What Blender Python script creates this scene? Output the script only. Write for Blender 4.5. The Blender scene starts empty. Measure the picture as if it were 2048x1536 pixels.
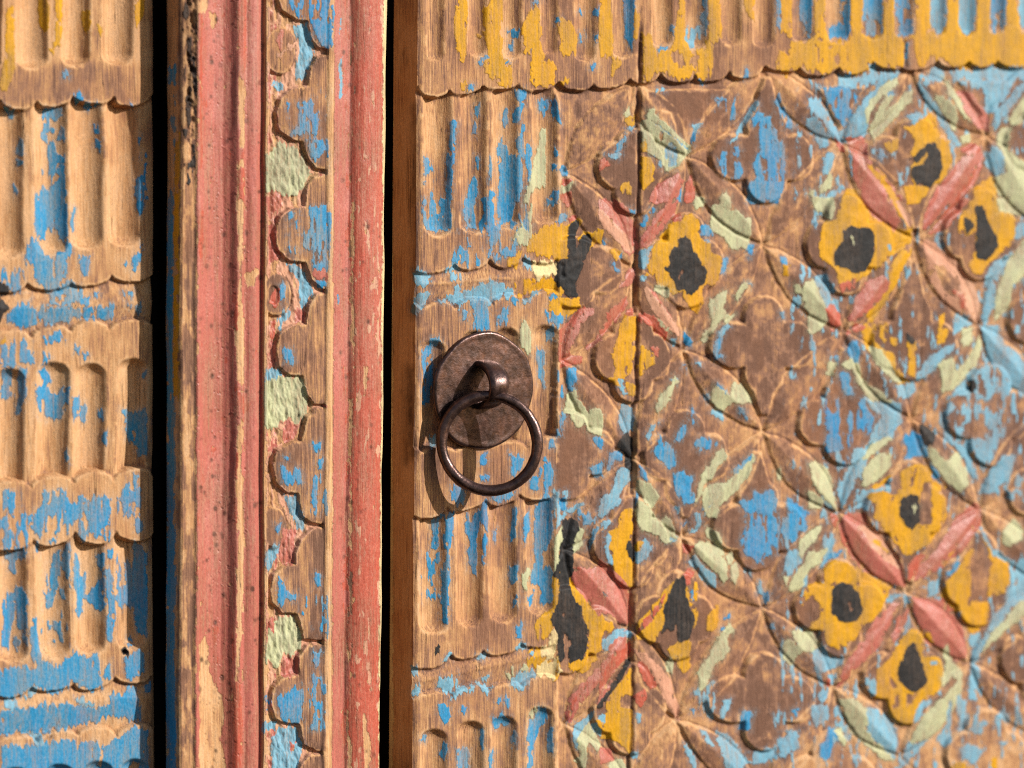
import bpy, math, numpy as np
from mathutils import Vector, Matrix
SC = bpy.context.scene
# ---------------------------------------------------------------- camera
PX = 0.0003                      # one photo pixel on the door, metres
F = 5544.0; D = F * PX
YAW = math.radians(35); PITCH = math.radians(5)
cy_, sy_ = math.cos(YAW), math.sin(YAW); cp_, sp_ = math.cos(PITCH), math.sin(PITCH)
Cf = np.array([sy_ * cp_, cy_ * cp_, -sp_]); Cr = np.array([cy_, -sy_, 0.0]); Cu = np.cross(Cr, Cf)
CAM = -D * Cf
cam = bpy.data.cameras.new("camera"); co = bpy.data.objects.new("camera", cam)
SC.collection.objects.link(co); SC.camera = co
co.matrix_world = Matrix(((Cr[0], Cu[0], -Cf[0], CAM[0]), (Cr[1], Cu[1], -Cf[1], CAM[1]),
                          (Cr[2], Cu[2], -Cf[2], CAM[2]), (0, 0, 0, 1)))
cam.sensor_width = 36; cam.lens = 36 * F / 2048; cam.clip_start = 0.05; cam.clip_end = 60
cam.dof.use_dof = True; cam.dof.focus_distance = D - 0.055; cam.dof.aperture_fstop = 6.5
# ---------------------------------------------------------------- light
SUNV = Vector((0.88, -1.0, 0.60)).normalized()
sl = bpy.data.lights.new("sun", 'SUN'); sl.energy = 4.8; sl.angle = math.radians(0.5); sl.color = (1, 0.955, 0.885)
so = bpy.data.objects.new("sun", sl); SC.collection.objects.link(so)
so.rotation_euler = SUNV.to_track_quat('Z', 'Y').to_euler()
W = bpy.data.worlds.new("World"); SC.world = W; W.use_nodes = True
nt = W.node_tree; sk = nt.nodes.new('ShaderNodeTexSky'); sk.sky_type = 'NISHITA'; sk.sun_disc = False
sk.sun_elevation = math.asin(SUNV.z); sk.sun_rotation = math.atan2(SUNV.x, SUNV.y)
bg = nt.nodes['Background']; nt.links.new(sk.outputs[0], bg.inputs[0]); bg.inputs[1].default_value = 0.078
SC.cycles.use_denoising = False; SC.cycles.filter_width = 1.1; SC.cycles.max_bounces = 4; SC.cycles.sample_clamp_indirect = 3
SC.view_settings.view_transform = 'Standard'; SC.view_settings.look = 'None'
SC.view_settings.exposure = 0.5; SC.view_settings.gamma = 1; SC.view_settings.use_curve_mapping = False

# ---------------------------------------------------------------- helpers
def unproject(x, y, h):
    """photo pixel -> point on the plane h metres in front of the door face"""
    x = np.asarray(x, float); y = np.asarray(y, float)
    d = Cf + (x[..., None] - 1024) / F * Cr - (y[..., None] - 768) / F * Cu
    t = (-np.asarray(h, float) - CAM[1]) / d[..., 1]
    return CAM + t[..., None] * d
def project(P):
    v = P - CAM; z = v @ Cf
    return 1024 + F * (v @ Cr) / z, 768 - F * (v @ Cu) / z
rng = np.random.RandomState(7)
TAB = rng.rand(16, 256, 256)
def vnoise(x, y, s):
    t = TAB[s % 16]
    xi = np.floor(x).astype(int); yi = np.floor(y).astype(int); fx = x - xi; fy = y - yi
    fx = fx * fx * (3 - 2 * fx); fy = fy * fy * (3 - 2 * fy)
    xi &= 255; yi &= 255; x1 = (xi + 1) & 255; y1 = (yi + 1) & 255
    a = t[yi, xi]; b = t[yi, x1]; c = t[y1, xi]; d = t[y1, x1]
    return (a + (b - a) * fx) + ((c + (d - c) * fx) - (a + (b - a) * fx)) * fy
def fbm(x, y, s, o=3):
    r = 0; a = 1; n = 0
    for k in range(o):
        r = r + a * vnoise(x * 2 ** k + 17.3 * k, y * 2 ** k + 5.1 * k, s + k); n += a; a *= .55
    return r / n
def sstep(a, b, x):
    t = np.clip((x - a) / (b - a), 0, 1); return t * t * (3 - 2 * t)
def polysd(X, Y, P):
    """signed distance, positive inside"""
    P = np.asarray(P, float); n = len(P)
    d2 = np.full(X.shape, 1e9); ins = np.zeros(X.shape, bool)
    for i in range(n):
        ax, ay = P[i]; bx, by = P[(i + 1) % n]; ex, ey = bx - ax, by - ay
        L = ex * ex + ey * ey + 1e-9
        t = np.clip(((X - ax) * ex + (Y - ay) * ey) / L, 0, 1)
        d2 = np.minimum(d2, (X - ax - t * ex) ** 2 + (Y - ay - t * ey) ** 2)
        if ay != by:
            c = ((ay > Y) != (by > Y)) & (X < (bx - ax) * (Y - ay) / (by - ay) + ax)
            ins ^= c
    d = np.sqrt(d2); return np.where(ins, d, -d)
def pts(s): return [tuple(float(v) for v in q.split(',')) for q in s.split()]

# ---------------------------------------------------------------- carved post shapes (photo pixels)
def tile(s, ox, oy, k=3.84): return [(ox + a / k, oy + b / k) for a, b in pts(s)]
LOBES = [
 tile("1040,-140 640,-140 605,0 640,80 740,150 830,165 860,300 920,370 1035,390", 400, 0),
 tile("1040,400 1020,410 900,440 850,520 830,660 700,680 620,760 590,870 610,1000 720,1075 790,1090 830,1210 900,1300 1035,1312", 400, 0),
 tile("1035,-215 1000,-205 880,-180 830,-110 810,50 700,60 620,130 580,250 600,380 700,470 820,480 860,610 950,690 1025,695", 400, 400),
 tile("1025,705 900,720 840,800 820,950 720,960 620,1020 590,1150 610,1280 690,1345 790,1350 830,1500 880,1570 1030,1580", 400, 400),
 tile("1030,52 900,60 830,130 780,310 700,330 600,380 560,500 590,640 680,715 760,720 790,890 870,950 1020,965", 400, 800),
 tile("1020,975 880,985 780,1070 740,1180 740,1260 640,1280 570,1340 540,1460 560,1560 640,1640 760,1650 800,1840 980,1850 1020,1850", 400, 800),
 tile("1020,580 830,590 760,690 760,820 650,840 570,920 545,1030 580,1160 680,1200 770,1200 800,1360 900,1410 1020,1415", 400, 1136),
 tile("1020,1425 850,1430 770,1536 760,1700 650,1720 560,1850 1020,1850", 400, 1136)]
BOSS = [(563, 102, 31, 47), (556, 590, 31, 43), (551, 1055, 26, 43)]
# ---------------------------------------------------------------- paint layers; the cream line down the post's right edge is painted sunlight
PAINT = r"""P
k 396,-300 529,-300 521,1800 391,1800
sr .07 396,-300 475,-300 470,1800 391,1800
sr .3 474,-300 492,-300 486,1800 470,1800
se .22 474,-300 494,-300 486,1800 470,1800
k 670,-300 706,-300 700,1800 664,1800
sr .4 690,-300 712,-300 700,1800 680,1800
r 704,-300 772,-300 757,1800 694,1800
sk .08 708,-300 772,-300 757,1800 700,1800
sp .04 715,-300 772,-300 757,1800 702,1800
sn .16 698,-300 716,-300 706,1800 690,1800
w 770,-300 800,-300 785,1800 757,1800
sp .6 538,-300 650,-300 640,1800 530,1800
sk .25 538,-300 560,-300 555,1800 530,1800
sl .06 1600,150 2200,150 2200,1700 1540,1700
sn .65 356,-150 397,-150 393,1700 352,1700
sk .3 640,-200 655,-200 650,1700 636,1700
LOBES
A1
sb .4 1300,450 1345,450 1340,1536 1295,1536
y 1352,1000 1380,1000 1375,1560 1345,1560
sx .3 1420,-100 1500,-100 1500,900 1430,900
sx .2 1420,900 1500,900 1490,1400 1430,1400
d 1400,-100 1500,-100 1500,700 1420,1100
A2
b 1292,-30 1335,-30 1330,1560 1285,1560
y 1338,-30 1370,-30 1368,1560 1338,1560
A3
b 1283,-30 1340,-30 1345,1560 1280,1560
A4
b 1283,-30 1335,-30 1345,1800 1280,1800
C1
t -60,-60 132,-60 132,1600 -60,1600
d 100,800 130,800 130,1600 85,1600
C2
t -60,-60 118,-60 118,1600 -60,1600
d 30,1280 120,1280 130,1700 20,1700
d 95,100 122,100 120,900 90,900
C3
t -60,-60 106,-60 102,1600 -60,1600
d 20,-60 115,-60 120,430 40,480
C4
t -60,-60 100,-60 96,1600 -60,1600
x 270,610 300,610 300,650 270,655
A1
y 75,40 100,60 110,500 90,600 40,670 0,690 20,560 45,400 50,100
y 300,-200 370,-200 370,230 340,250 305,200 290,100
y 430,-200 475,-200 470,230 455,350 415,350 420,250 430,120
y 625,90 690,85 695,220 650,260 630,200
y 1045,-200 1110,-200 1095,100 1060,190 1040,120
y 750,200 780,195 785,260 755,265
y 370,375 420,375 400,405
b 320,830 480,830 470,900 440,920 330,910
b 10,800 120,850 115,910 80,910 40,850
b 570,740 620,730 680,800 760,800 740,825 690,825 685,850 650,840 650,810 580,790
b 995,800 1030,810 1015,835
b 720,960 755,960 760,1010 735,1025
b 740,1060 770,1080 765,1150 735,1150
b 165,1050 180,1070 175,1190 130,1180 140,1120
b 130,1230 180,1230 170,1280 135,1275
b 400,990 415,1000 405,1040 390,1020
b 400,1080 430,1130 440,1180 490,1190 495,1240 430,1250 400,1340 375,1330 385,1200 375,1150
b 460,1280 500,1250 500,1536 375,1536 390,1450 440,1400
b 455,1000 475,990 465,1080 445,1070
sb .25 310,900 500,900 510,1536 310,1536
b 1050,1370 1110,1340 1100,1420 1070,1536 1040,1536
sb .15 1040,1050 1140,1050 1140,1536 1030,1536
b 490,560 520,565 515,600 490,600
b 100,1440 130,1450 125,1500 105,1490
A2
b 275,-60 510,-60 520,340 500,290 470,310 430,240 420,180 390,230 365,180 345,220 340,300 300,320 280,240 270,100
b 245,280 290,320 310,400 350,430 400,440 395,560 410,600 460,620 430,690 370,690 290,640 260,590 265,500 215,490 200,430 215,340
b 430,430 500,400 505,550 500,600 440,660 410,620 430,540
b 500,320 540,330 545,430 510,440
b 555,30 570,60 555,250 545,230 550,100
b 600,420 690,440 670,570 640,580 620,540
b 1040,420 1090,345 1095,400 1060,480 1050,560 1030,560 1020,460
b 1040,0 1095,0 1090,90 1070,110
b 950,470 970,470 965,510
sb .6 0,530 180,530 190,700 60,710 0,620
b 380,720 545,625 640,690 640,790 560,800 350,800 400,760
e 420,740 480,730 480,800 430,790
b 650,730 690,740 680,790 640,790
b 720,720 760,715 755,750 725,750
b 940,700 960,690 955,740 940,740
b 985,700 1020,690 1010,760 985,760
b 110,830 230,780 220,830 280,860 280,950 160,985 50,920 60,880
b 300,840 550,820 560,900 520,945 330,950 295,900
sb .65 570,820 900,820 900,920 570,910
b 980,810 1005,810 1000,850 980,850
b 1040,800 1085,800 1085,880 1060,880
sb .6 0,1080 250,1080 260,1250 0,1280
b 0,1110 50,1110 60,1240 0,1270
b 380,1030 420,1030 460,1090 430,1100 400,1080
sb .4 320,1030 500,1030 500,1100 320,1100
b 570,1120 610,1130 600,1180 570,1170
b 330,1180 380,1200 390,1240 320,1250
sb .45 0,1300 200,1300 200,1536 0,1536
b 300,1300 340,1290 390,1390 340,1430 370,1480 370,1536 280,1536 280,1440 330,1410
b 370,1480 460,1500 500,1440 525,1420 525,1560 350,1560
b 1095,1320 1125,1320 1115,1370 1095,1370
b 640,1180 680,1190 670,1230 650,1230
y 0,1080 40,1075 30,1095 0,1095
x 0,640 50,650 60,720 0,740
x 0,790 60,830 20,880 0,920
A3
b 140,10 185,0 180,80 150,130 125,120
b 350,-20 520,-20 500,70 440,130 400,155 370,140 350,80
b 280,-10 310,-10 310,150 290,140
b 565,-20 600,-20 600,100 580,150 560,60
b 620,60 650,30 665,70 640,170 615,140
b 930,75 970,80 1010,110 1020,340 990,330 960,220 970,160
b 1010,100 1120,60 1130,430 1050,430 1030,300
b 790,240 820,250 815,340 780,320
b 750,80 790,80 790,150 760,150
b 500,370 520,380 520,500 500,420
sb .6 0,700 140,700 140,850 0,830
sb .35 0,880 220,880 220,1130 0,1130
b 340,690 375,700 340,900 330,990 300,1060 270,1010 225,950 215,880 260,900 280,830 330,820
sb .45 370,690 510,690 520,1050 350,1000
b 520,770 600,780 640,820 630,870 590,890 540,960 490,950 500,850
b 690,780 745,800 730,920 720,1030 690,980 690,900
b 810,740 830,780 840,860 820,930 790,1050 760,1040 770,900
sb .4 600,740 840,740 840,1070 600,1060
b 600,900 650,990 660,1060 610,1040
sb .35 900,700 1090,700 1090,880 900,880
b 930,730 990,630 1000,830 1005,880 950,860
b 1030,570 1065,600 1050,690 1030,680
b 1040,900 1090,930 1090,1010 1040,1000
b 380,1070 440,1070 430,1095 380,1090
b 40,1110 80,1130 70,1140 30,1140
b 30,1180 200,1130 200,1190 150,1220 110,1230 120,1330 70,1320 80,1270 50,1230
b 130,1480 150,1400 160,1460 200,1480 210,1560 20,1560 60,1490
b 420,1190 445,1190 440,1290 430,1390 400,1370 390,1280 410,1240
b 490,1150 530,1130 535,1300 490,1310 470,1270
sb .45 380,1200 530,1130 535,1536 340,1536
b 760,1180 800,1180 800,1290 740,1270 740,1210
b 830,1140 865,1140 860,1200 830,1210
b 580,1170 600,1250 600,1350 650,1340 640,1420 600,1480 570,1440
b 640,1400 655,1340 650,1480 620,1480
b 790,1330 805,1330 800,1450 740,1500 700,1536 650,1536 680,1480 750,1430
b 830,1320 850,1350 870,1450 870,1536 820,1536 830,1430
b 900,1200 920,1300 915,1536 895,1536
b 960,1230 1000,1280 1010,1400 1000,1536 950,1536 960,1420 975,1350
b 1015,1100 1085,1100 1090,1150 1130,1160 1130,1560 1020,1560
b 275,1110 295,1130 290,1190 275,1180
A4
b 30,260 60,210 110,190 130,140 160,140 180,180 205,190 190,340 165,360 170,470 130,450 125,240 105,250 100,390 75,470 60,620 20,610 15,500 40,380 20,290
b 100,540 190,540 160,570 130,630 105,590
b 180,350 210,350 210,620 190,560 165,470
b 245,400 275,390 290,560 310,660 340,720 430,720 440,760 480,740 500,680 560,680 570,590 600,660 650,680 740,665 760,700 770,790 790,870 780,915 720,940 660,935 590,880 540,890 450,945 370,955 290,920 265,890 250,840 270,760 235,700 255,620 235,560
e 695,710 720,710 720,750 700,750
b 0,790 100,780 190,740 230,790 260,860 250,900 200,920 160,970 100,990 0,1000
b 335,180 365,170 360,240 340,230
b 390,0 440,0 440,140 400,250 385,200
b 460,180 480,150 490,240 460,230
b 410,400 445,410 435,460 405,440
sb .3 370,0 540,0 540,560 310,560
b 580,0 600,100 620,130 640,200 620,330 600,370 580,330 590,230
b 690,200 730,190 760,130 800,110 800,310 750,320 700,290 670,240
b 820,0 850,40 880,200 880,330 875,460 860,570 830,550 820,460 840,330 820,200
b 900,0 920,130 940,200 990,210 1020,180 1020,290 990,300 950,270 930,330 910,320
b 955,0 1015,0 1010,120 970,120
b 1025,0 1130,0 1125,520 1060,500 1040,330
b 985,520 1000,530 1020,600 985,600
b 960,690 1090,640 1110,660 1095,820 1040,850 970,830
b 810,760 840,720 850,830 820,860 800,820
b 1120,870 1160,870 1150,960 1110,960
l 190,960 250,910 290,920 280,950 180,1000
l 30,1010 110,1010 130,1080 40,1090
l 580,1000 640,990 650,1040 690,1020 730,1040 720,1060 600,1040
b 840,970 960,970 990,900 1050,950 1060,1010 1080,1060 1070,1160 1040,1200 970,1170 960,1120 930,1150 880,1160 790,1130 750,1170 680,1180 620,1210 560,1210 480,1240 380,1240 300,1270 180,1270 0,1290 0,1150 60,1100 240,1080 350,1070 330,1040 440,1040 540,1060 640,1060 740,1080 860,1040 840,1000
l 210,1270 330,1300 330,1350 290,1360 240,1310
b 20,1380 100,1360 250,1370 330,1350 450,1340 570,1330 590,1390 640,1330 700,1310 800,1370 870,1330 920,1320 960,1270 1060,1230 1090,1230 1080,1490 1000,1490 930,1660 560,1700 400,1700 0,1700
se .22 620,1350 850,1350 850,1520 620,1520
b 1060,1230 1130,1250 1130,1600 1080,1600
x 945,640 965,630 987,640 980,662 955,667
B1
t -20,0 80,-40 60,80 20,130 0,200 -10,200
t 60,90 130,90 120,200 80,250
t 285,600 340,590 350,1140 300,1150 290,800
r 300,-60 370,-60 360,560 300,580
r -10,120 20,100 20,1300 -10,1300
r 300,1180 350,1160 340,1230 305,1230
t 290,1230 345,1230 350,1600 270,1600
r 305,1300 340,1300 335,1600 300,1600
sb .66 680,-60 1040,-60 1040,360 930,350 860,200 700,80
sb .6 670,800 900,780 900,1050 720,1050
sb .5 900,700 1000,680 960,900 920,900
sb .55 830,1080 980,1080 980,1300 900,1290
b 700,1000 780,1000 780,1045 700,1040
b 860,1090 890,1180 890,1240 870,1230 840,1110
l 720,180 830,190 860,320 880,400 830,520 800,620 720,600 750,480 760,330 740,250
l 590,610 640,610 640,680 590,690 540,660
r 620,230 640,280 620,380 590,330
p 730,320 740,340 600,450 595,435
g 510,1180 600,1100 700,1110 860,1320 800,1400 790,1480 680,1500 560,1480 510,1460
k 470,900 500,900 490,970 470,960
l 1070,120 1095,120 1085,290 1065,290
l 1065,440 1100,440 1095,740 1060,740
B2
t 275,0 345,0 320,600 340,1000 350,1200 320,1500 280,1300 260,1000 300,600
r -10,80 30,100 30,460 -10,460
r 260,700 280,700 290,1000 260,950
r 270,1400 320,1536 290,1536 270,1500
r 400,1160 440,1160 430,1195 405,1190
t 330,540 450,540 430,670 340,660
t 1160,0 1195,0 1180,600 1195,1000 1170,1300 1150,1000 1160,500
t 1250,1250 1290,1300 1290,1450 1260,1500
sb .8 840,60 1010,60 980,520 880,520
sb .75 690,100 750,100 740,420 680,380
sb .6 780,260 860,200 850,380 790,380
b 890,620 960,620 950,690 900,690
k 870,540 980,530 970,600 880,600
b 640,1140 700,1130 720,1250 650,1240
l 640,480 770,490 850,640 870,720 810,830 770,830 760,640 700,560
l 600,900 700,820 690,900 600,1000
k 520,200 580,100 580,300 620,450 550,470 530,400
k 510,-40 640,-40 630,60 560,120 520,120
r 610,650 600,780 560,820 540,780 570,690
b 620,640 655,640 650,760 612,780
r 540,930 580,920 570,1040 540,1080
k 530,1080 580,1080 580,1280 520,1290
k 720,850 800,830 800,930 720,940
l 520,1300 600,1290 640,1350 560,1390 500,1500 490,1440
g 500,1400 640,1350 780,1370 830,1530 830,1560 480,1560
b 1045,720 1070,720 1065,810 1045,800
B3
r 290,0 380,0 390,60 370,110 320,110 295,80
t 280,180 330,180 320,560 345,900 350,1150 330,1540 280,1540 290,900 260,620
r 265,400 285,400 280,600 265,560
r 255,740 285,760 280,1000 255,980
t 1140,0 1180,0 1165,450 1170,1100 1180,1150 1140,1150 1150,600 1130,300
g 490,-20 820,-20 820,70 760,180 720,170 700,120 650,170 600,190 600,230 500,210
k 640,150 720,170 760,180 740,260 680,320 640,310
r 650,270 700,270 690,300 650,300
b 620,520 690,560 770,520 770,640 640,640
b 870,330 920,340 920,400 880,390
b 900,480 940,450 930,540 910,540
b 860,680 890,680 880,780 860,760
b 650,440 680,440 670,470
sb .3 860,580 980,580 970,900 860,860
l 620,730 740,730 800,900 800,990 740,1000 700,880
l 590,1110 630,1110 590,1220 520,1320 500,1290 520,1150
k 640,1000 740,1000 720,1180 700,1260 620,1260 600,1200
b 600,1390 640,1400 640,1560 600,1560
b 880,1350 930,1350 930,1430 890,1430
sb .3 640,1480 740,1480 740,1536 640,1536
b 590,950 620,950 610,990 590,990
B4
t 270,0 340,0 320,450 300,700 280,1000 260,850 290,500
r 230,500 260,300 270,700 240,760
r 250,880 320,880 330,1200 310,1600 250,1600
t -10,600 50,500 80,800 180,1000 190,1200 160,1300 230,1600 -10,1600
r 0,260 40,255 0,320
t 1250,1080 1280,1130 1300,1280 1320,1400 1300,1600 1260,1600 1250,1300
t 1130,650 1170,650 1160,740 1130,740
t 1130,1250 1160,1300 1180,1600 1130,1600
n 1140,0 1180,0 1170,400 1140,380
b 600,90 640,100 660,190 740,200 740,240 660,240 630,290 600,200
sb .35 780,200 980,200 980,520 870,450 780,350
g 520,470 560,440 590,370 670,360 720,370 780,520 770,620 700,660 640,660 600,750 510,730 500,620
k 540,390 590,360 560,480 520,470
k 640,680 760,660 750,820 620,830
l 540,1290 640,1210 740,1210 790,1390 740,1600 550,1600
k 690,1350 740,1350 700,1420
l 480,1190 590,1170 570,1240 480,1250
b 600,1000 640,990 700,930 770,920 800,1000 770,1100 780,1180 660,1180 610,1100
sb .6 780,900 960,900 960,1230 840,1230 800,1100
b 870,630 940,630 930,660 900,740 870,730
sb .8 870,830 930,830 920,950 870,950
sb .25 500,780 560,780 540,1160 500,1100
C1
y 440,-200 510,-200 510,160 500,330 510,450 480,470 440,400 420,230 430,80
y 690,-200 780,-200 780,420 740,520 700,480 640,470 680,420 665,330 650,240 690,190 700,80
y 1000,70 1070,50 1090,90 1085,390 1110,420 1110,470 1190,490 1200,540 1180,650 1120,670 1050,670 1000,620 1010,460 1000,420 950,410 960,300 930,240 940,190 980,130
y 1230,140 1310,180 1350,250 1350,400 1290,430 1220,390 1240,300 1200,220
y 650,470 780,440 850,470 860,620 820,670 770,660 740,590 660,570
y 480,610 510,600 520,670 470,690
y 640,90 690,0 680,180 640,200
y 1240,600 1290,600 1280,640 1240,640
y 590,260 640,250 620,290
b 830,240 920,220 910,280 850,300
b 840,320 860,320 860,390 845,390
b 600,470 690,400 700,430 630,490
b 790,460 860,470 840,500 810,500
b 1195,150 1240,150 1230,190 1200,200
b 990,390 1020,380 1010,410
b 1380,260 1410,260 1400,330 1385,330
b 1380,80 1400,80 1395,130 1380,120
b 520,650 580,650 560,680 515,670
b 1470,495 1505,495 1500,525 1470,520
b 1480,80 1530,70 1540,100 1490,130
b 1490,270 1530,260 1520,330 1500,330
b 1030,0 1060,0 1050,40 1030,40
b 890,690 960,690 970,740 930,780 910,760 890,740
b 870,860 930,800 950,800 920,920 860,940
b 800,840 820,850 820,940 800,980 785,920
b 1060,780 1110,760 1140,800 1120,850 1100,890 1080,880 1070,830
b 1170,780 1200,780 1240,950 1200,930 1170,900
b 580,800 605,800 600,870 570,890
b 565,960 590,960 580,1040 565,1030
b 580,1200 605,1210 600,1300 580,1290
b 390,940 430,930 420,1140 380,1130
b 360,1200 410,1160 390,1560 360,1560
b 690,1210 705,1300 690,1400
b 780,1040 820,1130 830,1200 930,1200 940,1380 920,1560 760,1560 765,1300 750,1150
b 890,1050 960,960 950,1200 930,1200 890,1120
b 970,1110 1000,1100 1005,1300 990,1470 975,1470 985,1320 970,1280
b 540,1390 590,1380 580,1560 510,1560 530,1460
b 680,1480 720,1470 720,1560 690,1560
sb .2 180,1200 250,1300 250,1536 190,1536
b 1170,1270 1210,1270 1200,1310 1170,1300
b 1160,1490 1220,1480 1220,1560 1150,1560
b 1185,1150 1215,1150 1210,1200 1190,1200
g 1075,1010 1110,1010 1110,1130 1110,1440 1060,1480 1050,1440 1000,1480 980,1560 950,1560 1010,1350 1030,1200 1060,1120
b 1240,1290 1270,1270 1290,1340 1240,1360
r 1250,1380 1310,1380 1260,1440 1240,1420
g 1240,1440 1320,1390 1290,1470 1250,1500
r 1240,1510 1310,1470 1320,1560 1250,1560
C2
sb .66 170,0 390,0 390,230 180,240
sb .6 490,0 665,0 650,230 500,220
b 680,-20 720,-20 720,180 770,240 730,330 690,330 670,200
b 690,330 710,340 690,440 665,450
b 770,-20 880,-20 850,160 800,160 760,90
sb .5 760,0 910,0 900,200 750,200
b 460,380 500,380 530,460 460,470
b 720,420 770,420 750,470 720,460
sb .25 760,280 900,280 880,420 780,430
sb .12 390,250 680,250 600,520 400,500
b 870,300 930,320 900,360 860,360
b 1130,0 1190,0 1180,40 1130,50
b 1210,120 1270,110 1270,160 1200,190
l 95,520 150,540 230,590 230,640 140,660 110,600
l 350,550 420,480 460,520 380,540 350,580
sl .5 400,560 490,560 480,630 390,630
l 940,480 970,430 1010,480 1000,530 950,520
l 610,640 790,620 860,700 870,740 780,740 700,800 600,770 520,770 440,840 360,780 270,780 430,720 430,660 460,650 450,720 600,680
l 120,720 200,700 230,750 150,850 110,880 85,850
l 930,760 1010,710 1080,690 990,770 960,800
b 540,770 640,760 680,830 680,980 570,990 560,880
b 870,760 900,760 890,810 865,800
b 490,870 520,860 510,930 490,920
b 790,880 830,810 830,930 760,960 740,920
b 1150,740 1200,730 1210,760 1160,770
b 180,1120 270,1060 330,1110 250,1130 220,1250 200,1400 190,1560 170,1560 180,1300 165,1170
b 190,1440 230,1250 240,1200 250,1300 220,1560 190,1560
b 1120,980 1200,970 1200,1080 1130,1070
b 1060,1140 1110,1170 1100,1300 1110,1420 1080,1420 1055,1260
g 880,290 1000,60 1010,40 1010,240 980,340 920,350
sb .3 900,50 1010,50 1000,250 890,300
g 945,930 960,930 1000,1040 1000,1190 960,1170 920,1080
y 1030,260 1120,210 1300,180 1310,260 1290,440 1200,460 1080,430 1000,400 970,350 1000,290
y 1310,150 1370,130 1390,160 1370,200 1340,190
y 1370,290 1420,260 1480,270 1520,220 1560,230 1540,330 1470,350 1440,400 1380,330
sy .5 830,450 940,420 900,500 820,510
sy .75 890,620 1180,600 1200,640 1250,700 1230,740 1060,680 900,740 880,650
y 1150,770 1380,750 1400,810 1330,870 1270,900 1150,850
sb .6 1120,850 1290,880 1230,980 1130,920
w 1020,490 1080,480 1190,480 1200,560 1100,590 1060,600 1020,560
x 1350,155 1365,190 1330,290 1340,390 1395,480 1370,560 1340,620 1330,700 1350,730 1290,740 1270,680 1210,650 1190,600 1200,560 1190,490 1300,460 1310,380 1290,320 1310,200
x 1400,290 1440,280 1460,330 1440,400 1400,450 1360,400 1380,330
r 1220,1010 1300,930 1380,850 1410,810 1430,840 1360,950 1310,1050 1290,1140 1310,1200 1400,1200 1390,1240 1220,1290 1215,1150
k 1430,840 1490,830 1480,870 1390,950 1300,1130 1290,1120 1340,980
k 1420,1130 1536,1040 1536,1070 1440,1150
r 1260,0 1320,0 1300,60 1280,50
r 1290,140 1340,110 1350,140 1300,170
b 1300,1290 1350,1290 1340,1400 1310,1420 1340,1470 1300,1460 1280,1380
sb .5 1210,1310 1290,1310 1290,1536 1210,1536
g 1280,1500 1340,1470 1370,1560 1280,1560
C3
b 840,400 870,450 890,420 925,420 930,450 950,470 910,550 880,570 860,540 870,480 830,420
b 620,430 670,410 660,500 620,500
b 610,590 680,590 680,630 630,630
b 400,650 510,700 480,800 400,780 390,690
b 710,740 890,690 880,730 820,760 740,780 710,760
b 1000,600 1050,580 1060,680 1020,690 1000,650
b 1070,520 1110,450 1160,520 1170,570 1150,700 1120,740 1110,600 1070,560
b 1470,530 1520,490 1550,500 1550,590 1490,600 1470,570
b 1150,340 1180,310 1180,370 1150,390
l 220,270 270,290 275,360 230,360 225,310
sb .5 1200,80 1260,80 1240,290 1200,300
b 1240,110 1265,120 1250,180
b 235,920 290,900 285,1130 240,1130 250,1000
sb .6 310,880 420,860 390,1150 310,1130
b 365,900 400,870 410,1000 370,1190
b 500,880 540,900 570,880 640,790 670,770 660,1000 610,900 590,1010 580,1080 590,1200 570,1310 540,1320 520,1200 540,1090 510,1000
b 720,1000 740,1000 730,1080 720,1070
b 860,850 890,830 880,1080 850,1080
b 950,900 980,900 990,1000 960,1100 945,980
b 1040,780 1130,740 1170,760 1160,1100 1090,1180 1080,1290 1050,1300 1010,1380 1020,1290 1040,1180 1030,960
b 1030,1330 1150,1280 1170,1560 1080,1560 1080,1420 1010,1390
b 340,1250 380,1150 370,1560 310,1560 330,1400
sb .45 180,1170 300,1170 300,1536 170,1536
b 640,1050 665,1000 650,1250 630,1200
b 840,1290 890,1280 890,1400 850,1400
sl .7 1180,700 1290,700 1260,900 1190,1000
b 1220,740 1290,740 1280,810 1290,850 1230,830
l 1290,850 1400,790 1340,860
sb .45 1370,840 1536,820 1536,950 1380,960
g 940,1340 990,1310 1000,1350 970,1450 940,1420
g 1200,1060 1250,970 1260,1060 1230,1230 1190,1320 1180,1150
g 1350,980 1400,1000 1390,1100 1330,1170 1310,1140
b 1450,1080 1480,990 1530,970 1500,1040 1450,1140
g 1250,80 1270,30 1380,10 1410,60 1440,120 1420,180 1370,210 1330,160 1290,110
g 1470,70 1545,80 1545,270 1440,240 1420,170 1460,120
b 1480,290 1545,290 1545,370 1490,330
x 1260,930 1310,910 1350,940 1355,1000 1320,1080 1310,1150 1320,1240 1320,1340 1290,1370 1300,1440 1310,1560 1240,1560 1220,1390 1190,1340 1230,1230 1220,1190 1260,1070
y 1230,1270 1240,1300 1220,1370 1200,1330
y 1190,1370 1230,1400 1240,1560 1180,1560
y 1290,1380 1320,1360 1340,1440 1390,1560 1310,1560
C4
y 1180,60 1235,110 1235,230 1195,310 1190,420 1140,520 1100,550 1090,420 1060,550 1040,420 1100,360 1170,320
y 1280,80 1400,230 1560,380 1540,640 1490,720 1430,800 1320,800 1300,720 1400,690 1440,590 1440,470 1390,330 1290,160
x 1200,40 1280,30 1290,150 1330,230 1380,300 1400,400 1440,480 1440,590 1390,690 1310,720 1300,640 1330,570 1280,500 1260,400 1280,340 1250,330 1250,550 1250,680 1220,710 1210,490 1180,460 1170,400 1230,250 1230,110
e 1280,350 1310,300 1275,430 1300,520 1330,560 1320,580 1280,520 1260,440
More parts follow.
